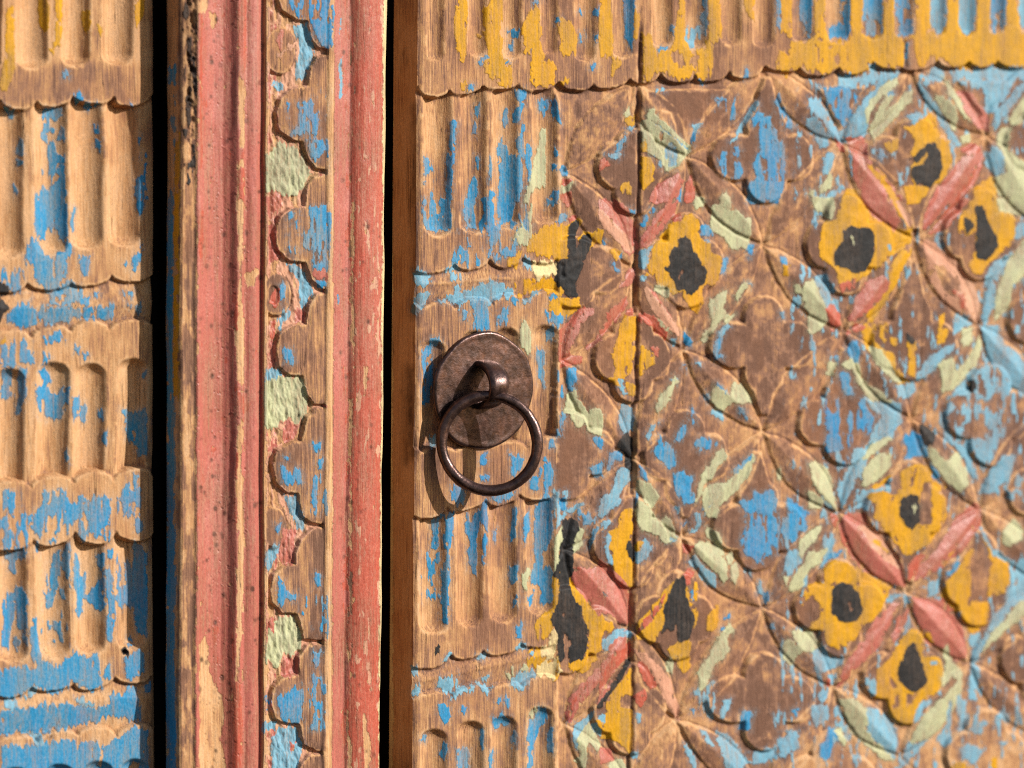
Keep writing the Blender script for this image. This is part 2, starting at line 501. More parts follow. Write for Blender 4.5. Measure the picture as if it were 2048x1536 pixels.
w 1160,500 1200,490 1210,560 1190,600 1180,680 1090,670 1080,620 1150,580
w 1050,740 1200,700 1240,780 1180,840 1050,830
y 980,620 1080,610 1080,690 1180,700 1040,740 980,740
y 1200,680 1230,740 1210,850 1180,850
l 890,600 930,570 970,590 960,620 890,610
l 580,680 650,640 680,650 600,710
l 330,700 380,670 400,690 340,720
sl .8 80,750 140,760 130,820 90,810
sl .75 300,850 450,830 440,920 350,960 280,900
l 630,820 680,830 660,870 640,860
l 860,840 960,770 1040,790 1030,840 940,930 860,890
g 810,830 860,760 870,800 840,850
g 940,740 980,740 960,790 930,790
l 400,970 550,880 700,910 720,900 670,960 590,900 420,1000 390,1000
l 80,930 150,890 140,960 90,990
l 980,650 1030,630 1050,680 1000,690
b 310,0 375,0 360,430 320,410 330,150
sb .5 170,0 300,0 250,250 170,240
b 890,440 945,430 930,530 900,510
b 850,0 905,0 890,110 850,100
b 870,230 905,210 895,290 880,290
b 1010,0 1170,0 1180,230 1150,270 1100,260 1070,120 1010,80
b 985,220 1020,170 1010,270 985,280
b 540,0 590,0 570,60
g 940,60 990,40 980,130 950,130
b 300,1060 370,1050 380,1120 340,1200 300,1130
b 480,1070 515,1070 500,1130 475,1110
b 750,1010 780,1000 770,1070 750,1060
b 810,1000 835,990 830,1070 815,1060
b 160,1290 200,1280 180,1330 165,1320
b 720,1170 780,1130 840,1150 830,1190 760,1220 720,1230
b 1060,1090 1110,1070 1150,1110 1100,1180 1060,1240 1020,1350 1010,1600 980,1600 980,1330 1000,1180
g 990,1130 1040,1080 1060,1090 1010,1150
b 1140,1240 1170,1220 1170,1400 1130,1400
b 440,1400 520,1380 530,1600 500,1600 490,1440 450,1600
b 690,1420 710,1420 700,1600 690,1600
b 330,1340 355,1360 350,1500 310,1430
b 620,1250 640,1250 630,1380 615,1360
b 860,1280 890,1290 880,1420 860,1400
k 1320,30 1536,0 1536,370 1500,330 1440,260 1380,180 1310,60
r 1330,0 1400,0 1536,120 1536,40
k 1290,1180 1270,1100 1340,960 1440,850 1536,770 1536,870 1480,930 1400,1010 1350,1100 1300,1190
r 1290,1180 1275,1110 1340,975 1440,865 1500,810 1470,880 1380,980 1330,1080
l 1350,1210 1480,1110 1470,1150 1420,1180 1360,1220
b 1280,1170 1310,1150 1310,1180 1280,1190
l 1340,1230 1430,1180 1380,1290 1370,1400 1340,1330
g 1400,1240 1450,1190 1500,1300 1530,1370 1510,1400 1440,1310 1420,1360 1430,1440 1420,1530 1360,1500 1340,1480 1390,1460 1370,1340
y 1510,1180 1540,1180 1540,1220
l 1480,1200 1530,1200 1540,1290 1490,1250
D1
y 0,-200 80,-200 90,230 90,440 0,430
y 95,440 160,470 150,510 110,580 95,580
y 270,60 310,120 290,300 265,320
y 330,260 390,260 400,400 550,390 570,330 600,60 640,-200 650,300 700,390 800,370 830,250 830,-200 925,-200 925,300 880,340 860,430 850,570 820,610 760,590 730,560 650,600 560,600 500,560 430,540 370,600 330,630
e 540,420 640,400 650,500 560,520
e 705,430 755,430 760,540 705,520
y 1115,-200 1180,-200 1180,150 1140,130 1110,60
y 1390,-200 1470,-200 1465,280 1390,250 1370,100
y 1470,320 1550,320 1550,520 1450,540 1430,580 1360,540 1350,440 1420,400 1440,420
b 190,-200 265,-200 265,300 235,370 200,270 185,130
b 450,360 540,365 510,400 455,395
sb .7 540,200 580,170 580,260 540,260
sl .7 650,220 820,200 820,360 700,370 650,300
b 770,-200 820,-200 830,200 800,190 770,140 790,80
b 1350,-200 1390,-200 1390,230 1360,220
b 1120,520 1135,560 1130,600 1100,590
b 750,600 810,640 780,650
l 440,680 500,680 490,700 440,695
g 190,880 225,830 220,890 200,900
g 360,870 400,840 430,890 520,970 600,1060 690,1120 680,1170 600,1280 500,1310 470,1230 390,1180 320,1080 320,940 360,920
y 320,1020 360,1090 380,1170 320,1160
e 450,990 490,990 500,1080 470,1100 450,1060
sl .5 400,1180 550,1080 640,1200 600,1290 480,1300
l 390,930 430,930 540,1020 680,1140 670,1170 560,1070
y 320,1210 380,1220 420,1290 400,1390 330,1450 315,1400
sy .6 170,1420 240,1390 240,1480 180,1480
r 0,1230 60,1230 80,1280 20,1290 0,1310
b 130,1110 200,1020 190,1080 160,1160 120,1170
l 215,980 260,970 240,1000
sl .8 40,1190 160,1180 130,1210
y 200,920 270,890 260,960 220,960
b 1170,920 1210,850 1250,870 1190,970
b 1340,760 1370,710 1390,800 1470,940 1470,980 1430,970 1380,850
b 1250,1000 1310,1000 1340,1100 1370,1100 1400,1120 1410,1250 1400,1420 1370,1560 1150,1560 1120,1420 1200,1370 1180,1260 1230,1160
se .3 1230,1200 1390,1200 1390,1400 1250,1400
b 1030,1140 1060,1130 1060,1200 1035,1200
b 1070,1240 1090,1330 1060,1370
sb .25 890,1170 1090,1170 1090,1380 950,1370
sb .3 1230,900 1400,900 1400,1200 1230,1200
l 1060,1000 1100,920 1200,780 1210,800 1130,930 1030,1080 1000,1090
sb .35 870,760 1050,740 1040,900 900,1020
b 700,1060 720,1000 740,1010 720,1100 700,1100
l 720,960 770,950 730,1010
k 450,1420 600,1340 640,1390 560,1550 380,1550
r 700,1340 720,1480 700,1550 650,1550 660,1420
g 720,1520 780,1520 790,1550 720,1550
g 920,1530 960,1490 1000,1530 1000,1550
b 590,1490 620,1440 610,1540 580,1540
D2
k 0,0 130,0 200,60 260,200 280,380 220,420 130,300 50,200 0,160
p 0,60 60,130 180,250 250,380 230,400 130,310 50,220 0,170
k 310,370 320,280 430,120 560,0 590,0 560,110 450,250 370,350
r 320,300 420,170 500,60 520,80 440,220 340,340
b 310,190 360,110 370,140 340,200
b 380,70 410,70 400,100 375,100
b 225,65 265,80 265,105 230,90
y 650,130 690,110 740,140 760,210 770,300 830,330 850,400 930,450 920,520 900,600 880,640 800,660 780,690 780,800 740,860 690,810 630,740 640,690 560,720 480,680 440,640 400,560 350,580 370,500 400,400 420,350 500,250 540,190
r 580,110 640,100 640,140 560,170 550,150
sg .5 430,660 560,700 530,760 430,700
l 310,400 400,360 410,380 350,430 380,470 330,530 300,500
l 320,590 350,590 345,620 320,620
e 395,600 430,520 450,660 390,650
e 850,300 930,320 950,400 900,430 850,380
b 940,460 975,450 960,550 920,570
sb .7 770,200 860,200 860,280 780,270
b 800,310 835,310 835,340 810,335
y 0,250 20,270 0,330
b 20,310 45,320 30,340
y 80,380 150,400 110,470
b 90,490 130,490 150,540 110,530
b 140,430 165,410 160,450
x 610,310 650,290 690,310 710,400 740,410 770,500 805,550 800,620 760,660 730,690 690,715 650,680 590,690 580,640 550,590 540,540 500,530 510,510 550,500 540,440 570,380 605,360
e 570,640 620,530 650,520 640,570 600,620 580,680
g 870,50 910,40 960,80 1010,90 1060,90 1100,140 1160,150 1155,240 1140,330 1110,370 1010,370 970,300 920,250 860,230 860,150
g 930,-10 1000,-10 990,60 960,70 930,30
g 720,-10 790,-10 780,40 740,70
b 1120,340 1180,350 1170,400 1140,450 1130,390
b 1390,440 1420,440 1430,520 1400,520
y 1410,500 1455,500 1450,570 1420,570
g 1500,660 1520,640 1545,680 1545,710 1500,710
g 1040,740 1060,690 1120,640 1130,670 1080,730 1050,770
b 1115,645 1145,645 1140,675
g 980,690 970,760 930,830 960,870 920,920 880,980 830,1040 810,1090 780,1070 800,1020 850,980 860,910 840,840 840,770 920,720
g 940,890 1030,880 970,950
l 910,1020 980,960 1000,980 930,1050
b 640,1060 660,1020 710,1090 690,1130 650,1110
l 550,1070 575,1070 570,1110
b 1380,860 1405,860 1400,910 1385,900
b 880,1110 920,1040 930,1080 890,1190 940,1200 920,1240 880,1220 870,1160
l 735,1240 775,1250 770,1275
b 645,1260 660,1260 655,1320
r 380,690 430,730 560,920 590,1000 570,1010 500,940 430,830
p 340,690 360,680 500,850 600,980 600,1040 540,1000 420,860
r 300,870 370,850 450,930 530,1010 500,1060 420,1010 300,930
g 430,920 460,920 530,1010 510,1020
sy .6 300,1100 400,1180 410,1250 320,1340 290,1340
r 390,1110 450,1140 440,1200 390,1150
r 60,860 130,800 200,740 210,780 190,840 130,920 80,970 0,1050 0,1000 60,940
k 170,620 220,550 270,530 250,600 220,650 160,660
r 200,900 220,840 260,810 260,880 220,910
y 160,950 200,890 270,880 270,1000 260,1180 240,1300 200,1370 110,1360 120,1280 100,1180 130,1080 160,1010
se .35 180,1100 270,1150 260,1536 200,1400
y 0,1340 60,1370 130,1370 170,1430 130,1420 0,1360
sl .8 130,1370 170,1380 210,1490 180,1490 140,1420
y 200,1400 270,1420 270,1500 230,1500
g 450,1550 480,1490 560,1400 570,1360 590,1390 540,1470 490,1550
l 555,1370 585,1370 580,1400
g 860,1500 890,1440 950,1470 1000,1530 1000,1550 850,1550
b 910,1410 970,1480 990,1520 970,1510 900,1430
g 1020,1410 1060,1400 1110,1470 1150,1520 1150,1550 1020,1550 1010,1480
b 790,1480 830,1500 830,1550 800,1520
D3
g 440,100 430,70 460,-10 520,-10 500,40
g 860,-10 990,-10 990,30 940,80 900,70
g 1020,-10 1140,-10 1090,30
l 870,80 940,110 950,150 900,130 860,100
b 1070,65 1100,75 1140,140 1120,145 1080,110
b 680,90 700,90 710,50 730,120 720,190 690,180
b 640,190 660,190 655,260 610,320 585,320 600,250
b 730,320 780,280 830,280 850,310 840,370 770,385 725,345
b 890,320 915,315 910,345 890,340
b 450,330 460,270 480,340 540,340 580,410 570,510 530,530 480,470 430,440 420,390
b 570,570 640,540 650,580 700,590 700,640 685,720 740,690 720,790 660,800 620,760 630,690 600,740 590,700 565,640
l 360,280 400,200 450,170 410,220 380,300
g 905,400 930,390 980,430 940,470 900,500 850,600 800,640 760,740 730,790 740,720 770,640 800,560 850,480
g 850,650 960,640 1000,610 1100,530 1170,420 1180,440 1130,600 1040,690 960,770 900,820 890,900 830,890 800,850 790,720 820,680
b 1030,540 1160,420 1175,440 1100,530 1040,580
b 780,850 960,690 990,630 960,720 850,820
sl .8 690,1010 740,880 820,850 790,930 720,1010
b 620,940 645,920 665,945 640,980
l 580,830 600,830 600,870
b 1070,780 1180,760 1180,710 1250,720 1320,690 1350,770 1350,850 1320,880 1370,910 1370,1060 1350,1170 1280,1200 1250,1250 1210,1260 1180,1200 1110,1180 1090,1080 1120,950 1110,860
se .3 1110,860 1370,860 1350,1230 1120,1180
b 1440,760 1550,830 1550,1080 1430,1090 1390,1010 1400,890 1460,860 1430,800
g 810,990 850,980 890,1020 930,1080 940,1190 900,1150 860,1070 810,1040
g 760,1090 830,1090 880,1150 960,1240 970,1380 950,1400 900,1330 820,1250 750,1180 730,1120
g 960,1210 1000,1170 1020,1220 980,1260
g 1010,1270 1040,1250 1060,1340 1030,1420 1010,1380
l 680,1240 730,1200 800,1290 880,1350 880,1440 830,1410 740,1310
l 1100,1290 1150,1310 1150,1340 1110,1320
b 1260,1490 1300,1470 1300,1536 1260,1536
b 1220,1400 1240,1400 1250,1500 1225,1480
l 1430,1170 1550,1140 1550,1220 1460,1330 1420,1350 1420,1260
g 1450,1450 1480,1370 1550,1290 1550,1420 1470,1480
g 1410,1360 1440,1360 1430,1420
g 1350,550 1375,530 1385,600 1365,610
l 160,40 240,60 250,240 190,250 150,170
x 150,330 210,250 250,290 220,400 240,480 230,540 200,500 190,400 150,370
b 80,420 170,400 160,460 100,460 60,540 50,520
b 0,300 30,310 30,340 0,370
b 0,470 15,480 10,570 0,570
l 10,760 110,680 150,540 220,530 230,600 170,700 150,790 80,840 20,900 0,930 0,850
b 300,500 350,570 350,620 310,580
g 290,620 370,650 420,690 440,740 400,820 370,800 340,750 280,690
b 280,700 300,780 300,840 280,830
g 270,840 310,780 360,810 430,900 480,950 510,900 550,940 560,1040 580,1060 530,1090 490,1090 420,1030 340,1000 280,920
l 540,1040 580,1050 570,1080 510,1090
l 0,940 90,920 60,970 0,1010
y 200,830 240,840 240,940 230,1050 200,1110 210,1180 250,1240 240,1430 200,1390 150,1340 110,1290 100,1180 70,1140 90,1050 70,1020 140,1000 160,880
l 40,1060 70,1020 90,1080 60,1150 110,1280 70,1250 40,1150
l 270,1160 350,1070 390,1120 370,1200 300,1260 270,1250
y 280,1100 330,1100 300,1150 270,1150
x 205,1090 230,1100 240,1180 250,1240 220,1190 200,1130
k 0,1240 60,1280 140,1350 200,1440 235,1550 0,1550
b 10,1460 60,1500 70,1520 30,1490
r 630,1090 720,1130 710,1170 640,1180
r 680,1290 720,1330 700,1370 640,1340
x 590,1385 630,1360 650,1440 660,1550 540,1550 570,1430
y 640,1410 690,1480 700,1550 665,1550
y 580,1390 540,1550 480,1550 530,1460
b 700,1460 720,1450 725,1530 695,1530
y 715,1410 735,1420 735,1536 720,1500
D4
k -20,-10 60,0 150,60 220,160 240,280 240,380 200,440 120,410 50,360 -20,330
r 60,0 110,30 190,120 230,250 240,380 220,330 150,150 80,50
b 15,170 70,220 60,230 20,190
y 130,0 240,0 245,140 210,150
y 260,560 300,430 420,280 520,150 590,90 560,170 500,270 480,390 490,480 450,500 430,560 390,590 370,540 310,530
r 270,520 330,420 430,290 500,200 470,290 370,430 310,480
x 590,85 625,85 650,200 690,310 720,390 700,440 690,500 660,540 610,560 600,450 580,400 550,470 510,460 470,500 500,430 490,330 540,200
y 640,140 680,230 730,310 750,370 720,450 720,380 690,300 655,200
y 725,110 740,110 740,200 720,180
b 695,180 720,170 725,220 705,235
r 645,60 700,60 690,110 660,130
y 520,620 600,570 680,530 690,600 670,720 690,760 640,800 600,740 550,680
sg .5 500,700 580,700 560,810 510,780
y 840,340 900,290 890,460 860,490 820,470
g 960,480 1000,440 1030,470 970,540 980,620 940,690 890,710 850,790 830,850 790,920 760,940 760,860 750,800 800,740 850,680 870,610 900,530
b 930,450 965,450 960,490 930,470
b 950,370 1000,350 1000,390 960,395
b 1255,240 1270,180 1305,190 1300,230 1265,290
l 1220,110 1240,130 1245,200 1225,180
b 1310,440 1335,435 1335,470 1315,470
g 1400,600 1440,540 1500,600 1545,590 1545,640 1490,700 1470,760 1420,690
l 1430,740 1480,750 1490,810 1450,800
g 1480,480 1545,480 1545,580 1500,560
sl .8 760,950 870,870 880,1000 860,1150 790,1120 760,1030
b 1090,1110 1130,1090 1180,1110 1160,1150 1140,1240 1060,1230 1080,1180
l 940,1100 960,1020 1000,1000 980,1080 930,1160
l 720,960 750,930 740,980
b 700,1090 725,1090 720,1125
l 900,1260 960,1270 1050,1370 1110,1480 1120,1600 990,1600 930,1440 910,1350
l 770,1240 800,1250 870,1370 830,1350
l 650,1340 720,1430 730,1560 710,1500
sl .75 1130,1430 1330,1390 1430,1260 1545,1250 1545,1350 1400,1440 1300,1490 1130,1500
b 1480,1100 1520,1080 1510,1130
sl .5 1340,1100 1420,1090 1400,1250
r 290,730 330,690 370,720 430,820 440,890 400,920 340,860
p 250,620 310,650 420,720 520,850 590,1050 600,1170 540,1090 430,850 360,740 300,690
r 250,990 350,930 350,1000 310,1070 260,1010
r 0,750 60,660 150,620 230,560 235,640 170,720 80,820 0,960 0,850
k 60,600 200,480 180,600 100,650
k -10,1000 80,880 60,960 -10,1060
x -10,1060 100,900 200,740 210,700 215,740 125,900 20,1050
y 170,880 230,780 240,980 200,960 150,1010 140,1080 200,1080 240,1100 240,1340 220,1430 190,1390 130,1330 70,1310 0,1300 20,1230 50,1130 60,1040 100,950
l 0,1130 50,1130 50,1200 0,1200
y 0,430 80,410 100,460 30,500 0,530
l 30,560 130,470 240,490 230,530 130,540 60,620 20,620
b 0,395 20,395 20,420
b 0,830 25,840 10,870
l 280,1120 310,1130 300,1200 280,1190
l 235,1420 290,1420 280,1460 235,1450
g 80,1500 150,1470 200,1560 80,1560
k 0,1380 80,1400 100,1470 0,1500
E1
y 120,-200 190,-200 190,250 230,320 370,320 400,220 390,-200 475,-200 475,270 560,300 640,250 650,-200 720,-200 720,250 790,320 900,260 880,-200 990,-200 1000,250 1060,290 1130,200 1140,-200 1210,-200 1215,230 1280,290 1350,230 1380,-200 1450,-200 1450,220 1520,270 1590,200 1600,-200 1670,-200 1680,230 1730,260 1800,480 1600,520 1470,500 1350,510 1200,520 1080,430 1000,430 960,500 930,520 900,430 880,300 800,300 790,500 700,530 620,530 560,470 500,560 390,570 300,500 200,560 90,550 20,510 20,340 110,290
se .12 90,340 390,340 390,500 90,500
sb .7 0,-100 90,-100 100,270 60,300 40,150 0,150
sb .75 310,-100 385,-100 380,260 340,300 230,290 230,190 320,190
b 480,-200 640,-200 630,150 480,150
sb .5 490,150 640,150 620,290 500,280
sb .75 720,-100 870,-100 860,270 730,270
l 1000,-200 1115,-200 1115,230 1060,260 1010,220
l 1220,-200 1350,-200 1340,230 1280,270 1225,220
b 1450,-200 1580,-200 1580,80 1470,110
sb .5 1450,100 1580,80 1570,250 1460,240
l 1680,-200 1800,-200 1750,220 1680,180
b 805,340 830,340 820,500 805,480
l 300,570 440,590 540,560 520,490 570,480 590,600 540,640 430,670 300,660
l 60,600 100,640 160,660 100,670
sb .75 180,670 500,670 420,800 400,900 340,980 270,880 200,740
l 80,760 130,760 200,880 320,1060 320,1110 280,1080 180,930 80,810
l 350,1020 400,920 480,780 590,640 620,560 760,560 720,640 610,720 520,830 510,1050 420,1050 340,1100
g 510,850 540,780 650,650 740,610 750,640 700,680 590,780 530,890 510,950
g 590,900 660,740 720,740 720,810 850,690 840,780 740,880 640,1000 560,1060 540,990
b 650,720 700,690 710,730 670,755
e 740,660 830,620 840,700 740,790 640,870 690,760
l 920,630 1050,510 1080,520 1130,620 1060,630 960,630
l 1140,540 1800,510 1800,570 1660,610 1200,600
l 1180,610 1650,610 1500,860 1400,860 1400,680 1240,640
e 1310,650 1410,680 1420,850 1340,800
g 1090,580 1140,640 1210,760 1250,850 1300,930 1260,900 1150,730
g 1040,740 1100,740 1180,820 1200,900 1190,1000 1140,940 1090,850
l 910,640 980,720 1060,830 1130,960 1230,1110 1200,1120 1110,1020 1040,880 960,770
e 980,650 1040,640 1040,730 980,720
l 1470,1000 1500,880 1720,620 1760,650 1560,900 1500,1010
g 1520,1080 1560,990 1620,980 1580,1080 1590,1160 1720,1260 1850,1536 1540,1500 1480,1380 1600,1330 1570,1200
g 1610,920 1720,760 1850,800 1720,930 1640,960
l 1420,1180 1500,1120 1580,1210 1560,1310 1500,1350 1430,1260
l 40,920 130,900 180,1020 210,1120 150,1130 100,1040
l 180,1310 210,1180 260,1190 230,1300 200,1350
g 170,1420 220,1340 250,1370 220,1440 160,1480
g 80,1500 110,1470 100,1520
l 220,1480 310,1420 330,1450 260,1520 200,1536
b 600,1150 640,1150 650,1210 620,1230
k 1200,700 1310,700 1440,920 1440,1010 1360,970 1260,830
g 1240,1060 1300,1040 1300,1100 1250,1100
y 880,960 1020,870 1030,940 1080,1060 1140,1090 1160,1230 1110,1340 1060,1400 960,1430 870,1420 860,1250 860,1160 890,1080 850,1000 800,980
y 650,1100 740,1080 740,1140 700,1170
y 800,1440 900,1400 980,1430 930,1560 830,1560
sl .8 820,900 920,870 880,950
x 970,1120 1020,1110 1070,1170 1080,1300 1040,1380 990,1420 900,1410 870,1340 870,1290 950,1280 1010,1190 950,1150
x 850,1220 940,1150 950,1180 890,1250
k 400,1160 520,1110 520,1220 600,1320 680,1400 800,1550 500,1550 420,1380
y 480,1230 560,1270 660,1370 780,1550 700,1550 600,1400
r 350,1060 480,1050 510,1110 420,1190 390,1150
r 260,1060 330,1110 340,1170 300,1150
k 1000,1550 1070,1440 1250,1200 1390,1170 1410,1220 1300,1330 1180,1550
r 1240,1130 1380,1100 1390,1180 1290,1200
r 1180,1550 1260,1400 1380,1240 1400,1260 1330,1410 1220,1550
y 1340,1480 1390,1390 1470,1370 1500,1410 1510,1560 1340,1560
y 330,1500 380,1460 430,1470 440,1560 310,1560
E2
y 330,-10 480,-10 530,110 640,180 720,230 850,290 840,340 790,360 740,400 650,460 600,520 530,560 480,590 400,640 330,700 300,600 270,520 170,450 150,380 150,300 180,190 280,140 300,60
e 100,250 180,180 150,300 170,460 200,500 120,450 90,350
x 270,410 300,350 330,330 340,250 390,210 460,230 530,220 560,280 575,370 540,470 500,520 440,550 400,540 370,520 280,490
g 360,280 400,270 430,340 400,360
r 310,640 420,610 400,690 330,710
l 650,350 690,330 710,390 680,410
g 100,-10 260,-10 250,90 230,140 170,130 110,50
b 135,90 185,90 190,140 150,130
l 100,600 200,570 220,700 280,790 300,850 250,860 180,780
e 120,670 160,670 150,720 130,720
g 40,640 100,610 140,720 180,800 190,940 110,1030 70,1020 70,900 25,800
r 190,840 240,800 310,880 310,970 250,1010 220,900
k 490,-10 680,-10 730,90 760,160 730,240 680,190 570,130 520,60
y 690,-10 760,-10 860,190 850,240 800,150
p 750,20 790,30 860,180 840,210
y 700,220 840,240 830,290 740,250
k 950,230 970,100 1010,-10 1130,-10 1090,80 1010,170
r 990,270 1090,110 1200,-10 1290,-10 1210,110 1110,230
y 1310,-10 1520,-10 1530,70 1620,100 1660,160 1650,270 1600,360 1540,400 1450,480 1400,570 1330,560 1300,490 1340,450 1350,250 1270,260 1230,240 1230,130 1290,60
x 1350,60 1390,40 1420,120 1450,240 1500,290 1510,350 1480,400 1420,460 1370,440 1350,380 1360,230
x 1270,150 1300,150 1320,200 1280,250
g 1520,-10 1850,-10 1850,120 1640,100 1530,70
l 1640,300 1680,180 1720,150 1800,260
l 1410,860 1420,620 1500,480 1620,410 1650,430 1560,520 1500,640 1490,820 1400,1000 1390,900
g 1520,700 1600,480 1720,310 1850,400 1720,560 1640,650 1580,830 1500,920 1500,780
b 1620,650 1660,610 1650,680
k 370,920 440,740 520,620 640,590 690,640 610,780 500,860 420,940
y 680,540 800,370 850,370 840,430 760,560 740,640 640,800 540,960 500,980 520,850 620,740 680,660
r 360,1010 430,960 500,970 520,1000 440,1010 370,1040
y 480,1000 580,960 560,1080 640,1150 700,1180 720,1260 830,1400 760,1410 680,1320 600,1230 510,1130
g 530,1130 620,1150 680,1260 780,1400 700,1380 600,1260
p 950,320 1030,340 1200,480 1290,600 1360,740 1380,930 1320,940 1220,870 1110,780 1000,600
e 1010,480 1130,520 1220,640 1200,780 1090,700
r 1180,690 1250,720 1290,860 1220,840
y 620,960 660,940 650,1080 615,1050
y 1050,1060 1080,900 1110,880 1090,1000 1130,990 1110,1090 1060,1100
y 820,1060 890,1090 880,1220 870,1360 830,1330 840,1160
x 810,1020 880,1080 860,1100 830,1080
y 690,1060 730,1070 720,1120 695,1110
l 1200,880 1310,880 1310,960 1190,1020
l 1380,960 1530,980 1560,1080 1720,1200 1800,1480 1640,1440 1530,1290 1430,1220 1440,1120 1400,1050
e 1500,1000 1560,1010 1720,1170 1720,1230 1560,1110
g 1250,1000 1310,990 1310,1080 1260,1120
l 1030,1180 1180,1110 1140,1180 1040,1270 950,1370 880,1390 900,1330
g 1060,1270 1160,1220 1200,1320 1310,1200 1370,1060 1390,1120 1340,1260 1200,1420 1100,1480 1090,1340
l 1120,1536 1250,1400 1330,1280 1370,1310 1340,1460 1280,1500 1200,1500
sl .55 1350,1280 1800,1250 1800,1536 1350,1536
sl .5 1560,880 1800,780 1800,1040 1590,990
b 370,1110 430,1080 460,1160 450,1260 390,1230 370,1180
g 320,1260 380,1220 450,1270 450,1360 520,1430 640,1500 700,1550 550,1550 440,1400 420,1320
g 200,1340 220,1240 270,1250 250,1340
b 250,1200 290,1180 280,1250
b 300,1320 370,1320 410,1500 360,1490 310,1400
l 740,1440 860,1390 880,1460 830,1536 780,1500
x 1300,1400 1340,1390 1350,1460 1310,1470
e 890,1440 1060,1250 1080,1340 1090,1460 1000,1536 880,1536
E3
b 210,60 230,120 280,150 300,240 310,390 200,390 200,250
sb .5 200,0 560,0 560,250 470,280 400,390 210,400
b 480,50 560,120 540,200 460,220
b 310,480 360,440 360,500 320,520
l 500,-10 740,20 750,60 780,170 700,280 600,320 520,420 490,520 440,600 380,700 320,830 300,720 300,620 380,530 420,380 540,340 570,200 640,130
g 490,450 520,380 640,290 690,300 600,380 520,440
g 480,660 490,540 560,450 650,410 690,430 680,500 620,580 540,640
y 530,680 600,630 700,580 680,600 570,690
l 430,820 480,700 650,660 700,600 690,700 560,720 520,840
y 520,730 640,700 710,740 640,770 560,780
b 780,280 870,250 930,280 960,360 980,440 880,430 800,450 830,380 780,310
x 930,190 980,210 1040,290 1010,340 970,350 940,290
e 760,-10 960,-10 940,200 870,170 850,240 790,210
e 690,290 790,260 780,370 700,470
l 1100,100 1160,0 1180,60 1120,130 1130,240 1200,340 1290,380 1310,450 1360,570 1350,610 1280,540 1230,400 1150,330 1080,200
g 980,370 1030,380 1120,490 1200,400 1270,530 1280,640 1220,700 1140,640 1060,540 990,440
b 1000,480 1050,560 1080,640 1020,600
sl .62 1180,50 1800,0 1800,150 1560,280 1480,440 1400,560 1330,400 1200,300
e 1250,180 1420,120 1450,220 1410,300 1290,310 1250,260
l 1380,760 1420,600 1560,440 1660,430 1600,600 1480,700
sl .5 1480,700 1800,560 1800,800 1600,760
y 780,540 870,500 980,520 1010,560 1000,620 1010,700 1110,760 1120,900 1060,1000 1000,1080 900,1160 830,1190 780,1150 700,1050 620,950 580,890 600,780 720,770 780,680
e 720,590 780,540 760,720 720,760
e 870,520 900,500 890,640 850,670
x 780,770 840,735 900,740 910,800 915,930 860,980 810,950 780,880
g 840,800 890,780 920,830 870,890
e 940,630 1010,620 1020,950 910,970 915,760
y 1010,640 1120,670 1100,700 1030,700
k 300,960 360,880 500,860 520,950 600,1040 720,1170 780,1280 800,1420 700,1420 520,1320 400,1210
p 450,980 520,960 620,1050 720,1190 760,1290 680,1240 560,1130
y 540,1050 600,1060 690,1180 660,1180 580,1110
r 300,960 360,1060 420,1200 520,1330 470,1310 380,1180 320,1080
y 440,1290 560,1370 690,1440 660,1480 560,1400 450,1340
k 880,1390 920,1290 1100,1100 1200,900 1350,790 1390,850 1380,960 1250,1150 1050,1300
r 830,1380 840,1240 900,1200 960,1190 890,1340
r 1300,1080 1380,850 1390,960
y 1080,1250 1220,1100 1190,1180 1100,1270
b 1120,1330 1220,1230 1230,1290 1150,1340
l 950,1430 1060,1370 1060,1480 1000,1500
y 1260,1210 1310,1150 1310,1300 1290,1500 1230,1550 1140,1550 1120,1390 1200,1330
e 1320,1100 1420,1080 1460,1260 1480,1480 1300,1520 1300,1250
y 1400,1050 1430,1100 1470,1200 1600,1250 1600,1380 1560,1480 1480,1500 1470,1240 1430,1110
g 1550,1020 1640,920 1700,990 1690,1060 1600,1120 1560,1090
l 1370,960 1420,1040 1480,1150 1640,1240 1600,1250 1470,1200
l 1580,1480 1720,1380 1800,1536 1600,1536
sl .5 1600,1250 1800,1200 1800,1380 1620,1400
g 80,490 130,480 200,540 240,650 270,840 220,800 170,720 110,640
l 170,740 260,820 280,880 200,800
g 60,720 100,700 180,780 150,830 80,820
b 0,840 80,860 40,920 60,960 0,1020
g 0,1090 70,1010 150,970 130,1060 60,1130 0,1210
g 0,1310 70,1180 190,1150 150,1240 70,1290 0,1400
l 190,1150 240,1020 260,1080 220,1160 160,1290
sl .6 160,860 230,850 240,950 170,930
b 160,1270 220,1190 330,1160 240,1230
y 190,1300 270,1240 370,1260 430,1330 420,1420 330,1390 200,1400
y 440,1380 520,1370 640,1450 670,1500 640,1550 440,1550
y 60,1440 170,1420 260,1440 250,1550 40,1550
x 250,1550 270,1440 320,1410 390,1430 460,1500 460,1550
r 230,870 270,870 290,920 260,970
E4
y 190,0 420,0 430,80 420,110 200,110
y 440,70 540,80 660,160 660,220 630,290 580,370 480,440 430,520 370,590 290,620 220,590 200,500 180,430 160,480 90,480 80,440 160,380 150,270 90,200 40,240 20,280 20,200 60,140 170,110 260,140 440,130
e 30,260 80,200 150,260 160,340 120,420 60,440 20,380
x 260,180 310,125 370,130 410,180 460,230 470,330 440,380 380,410 310,400 260,350 240,280
e 350,250 400,240 400,330 370,340
l 670,210 780,210 700,260 670,250
g 0,490 80,490 140,560 150,620 100,650 40,640 0,590
l 90,640 160,580 220,680 330,690 320,740 200,780 130,830
sl .6 110,830 250,820 250,1000 110,1030
r 190,860 230,850 230,900 200,910
k 290,910 330,780 480,560 600,360 720,270 760,280 700,400 600,600 450,760 360,850
